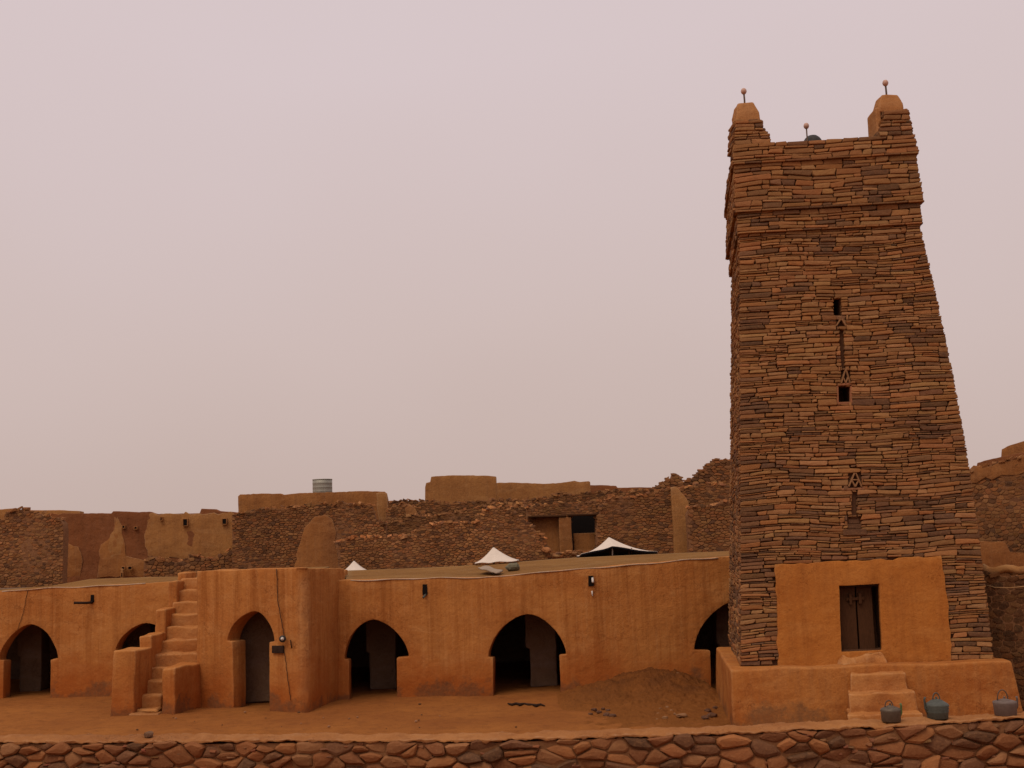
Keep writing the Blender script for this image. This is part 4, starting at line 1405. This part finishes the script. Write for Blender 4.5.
# --- left part
ruin('mud_house', 'pale flat roofed mud house just showing behind the stone ruin at the far left', 'house', [(-20, 511), (2, 509), (11, 508.5), (12, 510), (60, 510), (80, 511.5)], 57, stones=False, mat='old_light', jg=.3)
ruin('ruined_wall', 'dark rubble stone wall with a crumbled top at the far left edge', 'wall', [(-60, 522), (-10, 520), (3, 519), (5, 512), (17, 509), (31, 510.5), (42, 515), (56, 517), (62.5, 522), (63.5, 528)], 43.5, cw=.155, ch=.088, seed=2, jg=2.2, low=596)
ruin('adobe_house', 'long adobe house wall with patchy plaster and two small square windows on the left', 'house',
     [(52, 517), (62, 514), (111, 513.5), (113, 511.2), (149, 511), (156, 513.5), (199, 513), (200.5, 508.5), (214, 509), (218, 511), (241, 513)], 50, stones=False, mat='old_dark', jg=.5,
     patches=[('old_light', [(146, 512.5), (165, 514), (236, 513), (242, 530), (238, 545), (230, 556), (221, 561), (213, 556), (205, 560), (196, 555), (184, 560), (170, 557), (160, 560), (150, 555), (145, 545)]),
              ('old', [(62, 543), (80, 546), (83, 560), (80, 577), (62, 577)]),
              ('old', [(116, 517), (112, 533), (101, 545), (98, 577), (135, 577), (150, 577), (146, 560), (126, 556), (124, 538), (119, 518)]),
              ('old_light', [(117, 519), (111, 535), (106, 548), (112, 556), (123, 554), (124, 540), (119, 520)])],
     holes=[])
hr = bpy.data.objects['adobe_house']
def niche(root, Y, px, py, w, h, name='window', mat='void'):
    p = at(px, py, Y)
    z0, x0 = p.z - h / 2, p.x - w / 2
    f = .03
    o = rbox(name, x0, x0 + w, Y - .12, Y + .02, z0, z0 + h, mat, root, size=.3, amp=.004, bev=.02)  # near-black block before the wall carries the opening's shade as colour
    for nm, q in (('frame', (x0 - f, x0, z0 - f, z0 + h + f)), ('frame', (x0 + w, x0 + w + f, z0 - f, z0 + h + f)), ('frame', (x0, x0 + w, z0 + h, z0 + h + f)), ('frame', (x0, x0 + w, z0 - f, z0))):
        b = rbox(nm, q[0], q[1], Y - .14, Y - .02, q[2], q[3], 'old', None, size=.3, amp=.004, bev=.01)
        b.parent = o
    return o
niche(hr, 50, 186, 522.5, .16, .26)
niche(hr, 50, 225, 521.5, .15, .2)
niche(hr, 50, 124.5, 527, .08, .09)
niche(hr, 50, 136.5, 528, .09, .08)
niche(hr, 50, 162, 519, .05, .12)
niche(hr, 49.9, 124.3, 568, .10, .08)
niche(hr, 49.9, 131, 568, .14, .10)
rbox('whitewash_spot', at(122.2, 571, 49.9).x, at(124.8, 571, 49.9).x, 49.68, 49.9, at(123, 577, 49.9).z, at(123, 568.5, 49.9).z, 'old_light', hr, size=.2, amp=.01)
niche(hr, 49.72, 122.8, 575, .05, .16)
ruin('rubble_bank', 'low bank of loose dark rubble at the foot of the adobe house', 'rubble', [(144, 560), (152, 556), (160, 559), (176, 562), (190, 557), (197, 554), (206, 560), (215, 556), (225, 553), (235, 545), (240, 538)], 49.4, cw=.2, ch=.13, seed=5, jg=2.5, depth=.09)
ruin('ruined_wall', 'tall dark rubble wall with one large bare plaster patch at centre left', 'wall', [(232, 514), (246, 511.5), (262, 509.5), (281, 507.5), (300, 506), (320, 503.5), (345, 503), (372, 505), (377, 521), (386, 523)], 48.8, cw=.165, ch=.088, seed=6, jg=1.4, gain=.92,
     patches=[('old', [(313, 517), (325, 514.5), (333, 519), (337, 532), (335, 545), (339, 560), (341, 582), (293, 582), (296, 560), (300, 543), (304, 528)])])
ruin('mud_house', 'flat roofed mud house with the water tank on top', 'house', [(238, 496), (240, 494), (258, 493.2), (280, 493.5), (283, 494.8), (300, 493), (330, 492), (360, 491.5), (384, 491.5), (386.5, 493.5), (388, 500)], 54, stones=False, mat='old', jg=.4, patches=[('old_light', [(376, 493), (387, 494), (388, 521), (379, 523), (377, 510)])])
tk = thing('water_tank', at(322.5, 492, 57), 'grey ribbed metal water tank standing on the flat mud roof', 'tank')
tc0 = at(322.5, 492, 57); rT = 9.7 * 57 / 1200; hT = (at(322.5, 479.5, 57).z - tc0.z)
lathe('drum', (tc0.x, 57, tc0.z - .4), [(rT, 0), (rT, .4), (rT * 1.015, .42), (rT, .44), (rT, .4 + hT * .33), (rT * 1.015, .41 + hT * .34), (rT, .42 + hT * .35), (rT, .4 + hT * .66), (rT * 1.015, .41 + hT * .67), (rT, .42 + hT * .68), (rT, .38 + hT)], 'tank', tk, n=36)
lathe('lid', (tc0.x, 57, tc0.z + hT - .03), [(rT * 1.02, 0), (rT * 1.02, .04), (rT * .2, .06)], 'tank', tk, n=36)
rbox('platform', tc0.x - .7, tc0.x + .7, 56.3, 57.7, 0, tc0.z - .4, 'old', tk, size=.6)

# --- middle part, back to front
ruin('mud_house', 'tall pale mud house with a square block top in the middle of the skyline', 'house', [(425, 487), (426, 482.5), (430, 481.5), (431, 476.5), (460, 475.6), (496, 476.2), (497.5, 484)], 62, stones=False, mat='old_light', jg=.3)
ruin('mud_house', 'long low pale mud house on the skyline right of the tall block', 'house', [(488, 484), (496, 482.5), (520, 483.3), (548, 483.5), (566, 482), (574, 480.8), (580, 482), (589, 481), (591, 482), (592, 488)], 64, stones=False, mat='old_light', jg=.4)
ruin('mud_house', 'dark flat topped mud house low on the skyline before the rubble peak', 'house', [(589, 485), (616, 485.2), (617, 487), (650, 487.5), (690, 487)], 67, stones=False, mat='old_dark', jg=.3)
ruin('ruined_wall', 'long back wall of rubble tinted dark for shade below the pale skyline houses', 'wall', [(382, 502), (400, 500.5), (424, 500.5), (450, 503), (480, 500), (500, 499.5), (530, 499), (560, 493.5), (575, 494), (600, 491), (640, 490), (664, 489.5), (700, 487)], 56, cw=.18, ch=.09, seed=8, jg=1.8, gain=.86)  # gain lowers the stone colours to paint shade between wall layers
ruin('ruined_wall', 'broken middle rubble wall stepping up behind the front wall', 'wall', [(380, 522), (404, 521), (410, 515), (418, 513), (428, 517), (443, 514), (458, 512), (470, 516), (488, 514), (510, 507), (535, 506)], 51.5, cw=.17, ch=.088, seed=9, jg=2.6, gain=.74, edge=1.4)  # low gain puts the shade behind the front wall into stone colour
ruin('ruined_wall', 'front rubble wall with a stepped pale edge left of the white tents', 'wall', [(337, 542), (345, 539.5), (355, 537.5), (380, 536.5), (405, 535.5), (413, 533), (420, 525.5), (440, 523), (462, 522.5), (478, 522), (483, 512), (490, 507.5), (503, 507.5), (515, 514), (529, 523), (540, 533), (547, 541), (550, 556)], 47, cw=.165, ch=.09, seed=10, jg=1.2, gain=1.08, edge=1.35)
ruin('ruined_wall', 'short leaning rubble stub with a pale plaster face between the stepped walls', 'wall', [(386, 512), (392, 505), (402, 503.5), (416, 507), (424, 514), (428, 519)], 53.5, seed=41, jg=1.6, gain=1.1, patches=[('old', [(404, 505), (415, 508), (420, 517), (408, 519)])])
ruin('ruined_wall', 'low crumbled wall of pale rubble left of the ruined doorway openings', 'wall', [(455, 514), (466, 509), (480, 507.5), (500, 503), (515, 505), (526, 503), (534, 507)], 53.0, seed=42, jg=2.2, gain=1.15)
# house with two openings
h7 = ruin('ruined_house', 'roofless stone house with two doorway openings above the white tents', 'house',
     [(526, 507), (540, 504), (552, 505.5), (570, 502), (585, 503.5), (603, 500)], 50, cw=.17, ch=.088, seed=11, jg=2.0,
     holes=[[(532, 517.5), (562, 516.5), (562, 560), (532, 560)], [(571, 516), (595, 515), (595, 560), (571, 560)]])
for o in list(h7.children):
    if o.name.startswith('window'): bpy.data.objects.remove(o)
pth = line(526, 603, 50)
def hbox(px0, px1, py0, py1, Y, th, mat, name):
    a_, b_ = at(px0, py1, Y), at(px1, py0, Y)
    return rbox(name, a_.x, b_.x, Y, Y + th, a_.z, b_.z, mat, h7, size=.3, amp=.02, bev=.04)
hbox(528, 562, 513, 570, 50.12, .3, 'old', 'inner_wall')
hbox(529, 605, 507, 513, 50.5, 1.0, 'core_far', 'lintel')
hbox(560.5, 571.5, 517, 560, 49.75, .3, 'old', 'pillar')
hbox(566, 600, 513, 570, 52.5, .3, 'void', 'inner_wall')  # black backing, the shade of the opening put into its colour
hbox(574.5, 595, 532.5, 560, 50.15, .3, 'old', 'blocking')
hbox(528, 566, 514.5, 518, 49.7, .5, 'wood', 'lintel_beam')
hbox(568, 598, 513, 516.3, 49.7, .5, 'wood', 'lintel_beam')
ruin('ruined_wall', 'broad squared rubble wall right of the ruined doorway openings', 'wall', [(596, 530), (600, 511), (604, 502), (611, 497.5), (622, 496), (640, 495.5), (655, 492), (664, 489), (672, 487.5), (675, 488)], 48, cw=.20, ch=.095, seed=12, jg=1.4, gain=.95)
ruin('plaster_pier', 'narrow pale plastered wall end between two rubble walls left of the minaret', 'wall', [(671.5, 488), (675, 486.5), (679, 489), (690, 502)], 47.7, stones=False, mat='old_light', jg=.3, th=.8)
ruin('ruined_wall', 'upper rubble wall with a pale broken top edge beside the minaret', 'wall', [(678, 489), (684, 487), (700, 484), (715, 483.5), (735, 483), (760, 483)], 49.5, cw=.22, ch=.10, seed=13, jg=1.2, edge=1.35)
ruin('ruined_wall', 'lower rubble wall standing closest to the left side of the minaret', 'wall', [(687, 512), (690, 507), (700, 505), (712, 506), (720, 501), (736, 500), (765, 500)], 46.5, cw=.2, ch=.11, seed=14, jg=1.2, edge=1.3)
ruin('rubble_tower', 'crumbling stone ruin rising to a ragged peak behind the left side of the minaret', 'ruin', [(652, 490), (660, 483), (666, 479), (671, 477), (672, 473.5), (678, 473.5), (681, 476), (683, 481.5), (690, 479), (697, 474), (703, 469.5), (705, 466.5), (711, 463), (716, 459.5), (724, 459.5), (735, 460), (750, 463), (775, 480)], 58, cw=.26, ch=.14, seed=15, jg=2.0, depth=.1, gain=.85)
# fallen stones before the ruined house
rr = random.Random(4)
for i in range(16):
    px = 545 + rr.random() * 58; Y = 46.5 + rr.random() * 1.5
    py = 556.5 - rr.random() * (7 if px < 570 else 4)
    p = at(px, py, Y); s_ = rr.uniform(.08, .17)
    tag(lump('stone', p, (s_ * 1.3, s_, s_ * .7), 'stone', seed=300 + i, col=stone_col(rr, .1, 1.1)), 'loose stone on the rubble heap below the ruined doorway openings', 'stone', 'fallen stones below the ruined house')
ruin('rubble_heap', 'low heap of fallen rubble under the ruined doorway openings', 'rubble', [(543, 556), (550, 553), (562, 554), (575, 550), (590, 552), (604, 554)], 48.2, cw=.2, ch=.12, seed=31, jg=2.5, depth=.1, low=575)

# --- right of the minaret
ruin('stone_house', 'tall dark rubble house wall with a plaster band rising at the right edge', 'house', [(955, 473), (968, 470.5), (978, 468), (1000, 461.5), (1024, 456.5), (1090, 444)], 40, Y1=37, cw=.19, ch=.12, seed=16, jg=.5, gain=.8, low=640,
     patches=[('old', [(955, 471), (968, 469.5), (1000, 461.5), (1024, 456.5), (1088, 444), (1088, 463), (1024, 471), (1010, 477), (985, 480), (955, 484)])])
ruin('mud_house', 'dark mud parapet house above the plaster band at the right edge', 'house', [(976.5, 470), (978, 463), (990, 460), (1024, 453), (1090, 440)], 43, Y1=40, stones=False, mat='old_dark', jg=.3)
ruin('mud_house', 'small reddish mud block topping the skyline at the far right edge', 'house', [(1001.5, 457), (1002, 449), (1008, 446), (1024, 441), (1090, 428)], 47, Y1=44, stones=False, mat='old', jg=.3)
ruin('plaster_wall', 'short reddish plaster wall behind the right side of the minaret', 'wall', [(966, 543), (979, 541), (1004, 541), (1006, 544), (1010, 552), (1060, 556)], 36, stones=False, mat='old', jg=.5)
dwl = ruin('yard_wall', 'dark stone yard wall with a rounded plaster coping right of the minaret', 'wall', [(962, 573), (986, 571), (990, 573), (1010, 575), (1024, 573), (1090, 570)], 25.8, Y1=24.6, cw=.2, ch=.13, seed=17, jg=.6, gain=.42, low=745, dark=.4)
cpts = [at(982 + i * 6, 567 + [0, 3.5, 4.5, 3, 1.5, 2, 3.5, 3, 1, 0, 0, 0, 0, 0, 0, 0, 0, 0, 0][i], 25.75 - i * .07) for i in range(18)]
tube('coping', cpts, .085, 'old_light', dwl, n=12)
wr_pts = [at(985, 585, 25.6), at(995, 587.5, 25.4), at(1010, 588, 25.1), at(1024, 586.5, 24.8), at(1060, 580, 24.3)]
tag(tube('power_cable', wr_pts, .012, 'old_light', None, n=6), 'thin pale cable sagging in front of the dark yard wall right of the minaret', 'cable')

# ------------------------------------------------------------------ tents
def tent(apex, left, right, Y, dep, label, front_open=False, poles=(), ex=1.45):
    A, L, Rr = at(*apex, Y), at(*left, Y), at(*right, Y)
    root = thing('tent', (A.x, Y, min(L.z, Rr.z) - .1), label, 'tent')
    n, rings = 48, 14
    V, Fc = [], []
    wl_, wr_ = A.x - L.x, Rr.x - A.x
    H = A.z
    for j in range(rings + 1):
        f = j / rings
        for k in range(n):
            a_ = 2 * math.pi * k / n
            c_, s_ = math.cos(a_), math.sin(a_)
            sq = 1 / max(abs(c_), abs(s_)) ** .75
            wx = (wr_ if c_ > 0 else wl_) * sq; wy = dep * sq
            zb = (Rr.z if c_ > 0 else L.z) * abs(c_) + (1 - abs(c_)) * (L.z + Rr.z) / 2
            if front_open and s_ < -.3: zb += .20 * min(1, (-s_ - .3) / .3) * (1 - abs(c_)) * 1.6
            z = zb + (H - zb) * (1 - f) ** ex
            z += .015 * math.sin(a_ * 8) * f
            V.append((A.x + c_ * wx * f, Y + s_ * wy * f, z))
    for j in range(rings):
        for k in range(n): Fc.append((j * n + k, j * n + (k + 1) % n, (j + 1) * n + (k + 1) % n, (j + 1) * n + k))
    o = from_lists('canvas', V, Fc, 'canvas', root, smooth=True)
    sm = o.modifiers.new('thick', 'SOLIDIFY'); sm.thickness = .015
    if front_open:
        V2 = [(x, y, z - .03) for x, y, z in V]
        o2 = from_lists('painted_tent_shade', V2, [tuple(reversed(f)) for f in Fc], 'canvas_in', root, smooth=True)  # near-black copy of the canvas paints the shade inside the tent
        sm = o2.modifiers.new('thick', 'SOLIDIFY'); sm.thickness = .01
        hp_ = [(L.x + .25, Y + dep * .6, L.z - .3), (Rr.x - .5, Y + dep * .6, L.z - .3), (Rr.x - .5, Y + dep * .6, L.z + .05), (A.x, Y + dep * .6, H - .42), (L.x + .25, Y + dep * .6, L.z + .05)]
        from_lists('painted_tent_shade', hp_ + [(x, y + .03, z) for x, y, z in hp_], [(0, 1, 2, 3, 4), (9, 8, 7, 6, 5)] + [(i, 5 + i, 5 + (i + 1) % 5, (i + 1) % 5) for i in range(5)], 'canvas_in', root)  # near-black sheet, same interior shade put into colour
    tube('pole', [(A.x, Y, L.z - .3), (A.x, Y, H + .06)], .022, 'wood', root)
    for px, p0, p1 in poles:
        q0, q1 = at(px, p0, Y - dep * .8), at(px + .3, p1, Y - dep * .8)
        tube('pole', [q1, q0], .025, 'canvas' if p1 - p0 > 8 else 'wood', root)
    return root
tent((354, 561), (341, 573), (368, 571), 40.6, .5, 'smallest white tent peak just showing over the roof edge on the left')
tent((493.5, 547.5), (475, 563.5), (519, 560.5), 40.2, .9, 'white pointed tent rising over the arcade roof, second from the left')
tent((609, 537.5), (577, 556.5), (657, 554), 42.5, 1.3, 'largest white tent with a dark open front and poles, nearest the minaret', True, [(612.3, 546, 556.5), (629, 549, 555.5), (631.5, 548, 553.5)], ex=1.8)

# ================================================================== NEAR WALL
nwz = 1.44
pts_f = [G(x_, y_ - 2.5, nwz) for x_, y_ in ((-140, 743), (0, 742.5), (250, 742), (500, 741), (700, 735), (870, 727.5), (1024, 719.5), (1120, 714))]
pN = Path(round_path([p.xy for p in pts_f], .6, 2))
mid = pN.ev(pN.L / 2)[0]
nw = thing('boundary_wall', (mid.x, mid.y, 0), 'long low boundary wall of big rough stones with a mud coping in the foreground', 'wall')
slab('core', pN, [(0, -.1), (pN.L, -.1), (pN.L, 1.39), (0, 1.39)], .46, 'core_near', nw, front=.0, step=.3, amp=.01, bev=0)
rn = random.Random(77)
V, Fc, cols = [], [], []
def MfN(a_, b_, d): return pN.map(a_, b_ + .03 * noise.noise(Vector((a_ * 1.2, b_ * 2, 1))), .02 - d)
for c in voronoi(pN.L, 1.43, .25, .142, rn, 1.0, .10, soft=.16):
    c = [(x_, min(y_, 1.425 + .015 * math.sin(x_ * 7))) for x_, y_ in c]
    if max(p[1] for p in c) - min(p[1] for p in c) < .03: continue
    ct = sum(p[1] for p in c) / len(c)
    k = rn.uniform(.85, 1.2)
    col = rn.choice([(.24, .090, .034), (.18, .068, .029), (.30, .118, .042), (.13, .058, .030), (.22, .080, .030), (.085, .045, .026), (.26, .118, .05), (.19, .075, .03)])
    emit_stone(c, MfN, V, Fc, cols, tuple(x * k for x in col), rn, gap=.012, depth=.08, inset=.27, base=-.09, tilt=.06)
# small chinking stones in the joints along the top
for i in range(420):
    a_ = rn.uniform(0, pN.L); b_ = rn.uniform(0.2, 1.38)
    w, h = rn.uniform(.03, .07), rn.uniform(.012, .03)
    emit_stone(rect_poly(a_ - w, a_ + w, b_ - h, b_ + h, rn, .01), MfN, V, Fc, cols, tuple(x * rn.uniform(.8, 1.2) for x in (.20, .08, .04)), rn, gap=.003, depth=.062, inset=.25, base=-.06, tilt=.05)
st = from_lists('stonework', V, Fc, 'stone', nw, cols)
# mud coping
def coping():
    V, Fc = [], []
    n = int(pN.L / .035); m = 18
    prof = []
    for i in range(n + 1):
        s_ = pN.L * i / n
        for j in range(m + 1):
            f = j / m
            if f < .25: d, z = -.03 + .0 * f, nwz - .028 + (f / .25) * .02
            elif f < .75:
                g_ = (f - .25) / .5; d, z = -.025 + g_ * .44, nwz + .012 * math.sin(g_ * math.pi)
            else: g_ = (f - .75) / .25; d, z = .42, nwz - .02 - g_ * .1
            p = pN.map(s_, z, d)
            q = p * 1.0
            if j == 0: p.z += .035 * noise.noise(Vector((s_ * 4, 3, 1))) + .03 * noise.noise(Vector((s_ * 11, 3, 1)))
            p += nvec(q, 2.5) * .022 + nvec(q, 8) * .02 + nvec(q, 20) * .012
            V.append(p)
    for i in range(n):
        for j in range(m):
            a_ = i * (m + 1) + j; Fc.append((a_, a_ + m + 1, a_ + m + 2, a_ + 1))
        Fc.append((i * (m + 1) + m, (i + 1) * (m + 1) + m, (i + 1) * (m + 1), i * (m + 1)))
    return from_lists('coping', V, Fc, 'coping', nw, smooth=True)
coping()
ps = G(152, 734.5, nwz + .02)
tag(lump('stone', (ps.x, ps.y - .12, nwz + .035), (.07, .05, .045), 'stone', seed=9, col=(.14, .08, .05)), 'small dark stone lying on the wall coping at the left', 'stone')

# ------------------------------------------------------------------ kettles
def kettle(px0, px1, py_top, py_base, label, mat, prof, hr, style):
    cxp = (px0 + px1) / 2
    s_, _ = pN.hit(cxp, py_base)
    pw = G(cxp, py_base - 1.0, nwz + .02)
    w = (px1 - px0) * pw.y / F
    root = thing('kettle', (pw.x, pw.y, nwz + .01), label, 'kettle')
    b = (pw.x, pw.y, nwz + .008)
    Rb = w / 2
    body = lathe('body', b, [(r * Rb, z * Rb) for r, z in prof], mat, root, n=28, wob=.0015)
    zt = prof[-1][1] * Rb
    lathe('lid', (b[0], b[1], b[2] + zt - .006), [(Rb * .5, 0), (Rb * .5, .008), (Rb * .25, .022), (.012, .026), (.011, .034), (.016, .04), (.012, .048), (.002, .05)], mat, root, n=20)
    hw = Rb * hr[0]; hh = hr[1] * Rb
    pts_ = []
    for i in range(13):
        a_ = math.pi * i / 12
        pts_.append((b[0] + hr[2] * Rb + hw * math.cos(a_), b[1], b[2] + zt - .012 + hh * math.sin(a_) ** .8))
    tube('handle', pts_, .0075, style.get('handle', mat), root, n=8)
    sp = style['spout']
    tube('spout', [(b[0] + sp * Rb * .75, b[1] - .01, b[2] + zt * .3), (b[0] + sp * Rb * .98, b[1] - .02, b[2] + zt * .6), (b[0] + sp * Rb * 1.04, b[1] - .02, b[2] + zt * 1.08), (b[0] + sp * Rb * .98, b[1] - .025, b[2] + zt * 1.22)],
         .016, style.get('spout_mat', mat), root, n=10, taper=[1.4, 1.1, .8, .9])
    return root
kettle(881.5, 901, 698, 721.5, 'dusty metal kettle with a green spout, leftmost of the three on the wall', 'kettle_a',
       [(.86, 0), (.93, .08), (.96, .95), (1.0, 1.08), (.94, 1.25), (.6, 1.42)], (.40, .72, -.12), dict(spout=1, spout_mat='green', handle='metal'))
kettle(926, 949.5, 694.5, 718.5, 'squat grey green kettle with a narrow handle, middle one on the wall', 'kettle_b',
       [(.78, 0), (.84, .06), (.88, .5), (.94, .62), (.88, .70), (.97, .82), (.90, .90), (1.0, 1.05), (.90, 1.2), (.5, 1.45)], (.30, .70, 0), dict(spout=-1))
kettle(994.5, 1017, 689, 715.5, 'greyish pink kettle with a large round loop handle, rightmost on the wall', 'kettle_c',
       [(.86, 0), (.92, .06), (.96, .9), (1.0, 1.08), (.97, 1.2), (.6, 1.3)], (.46, .95, -.15), dict(spout=1, handle='metal'))
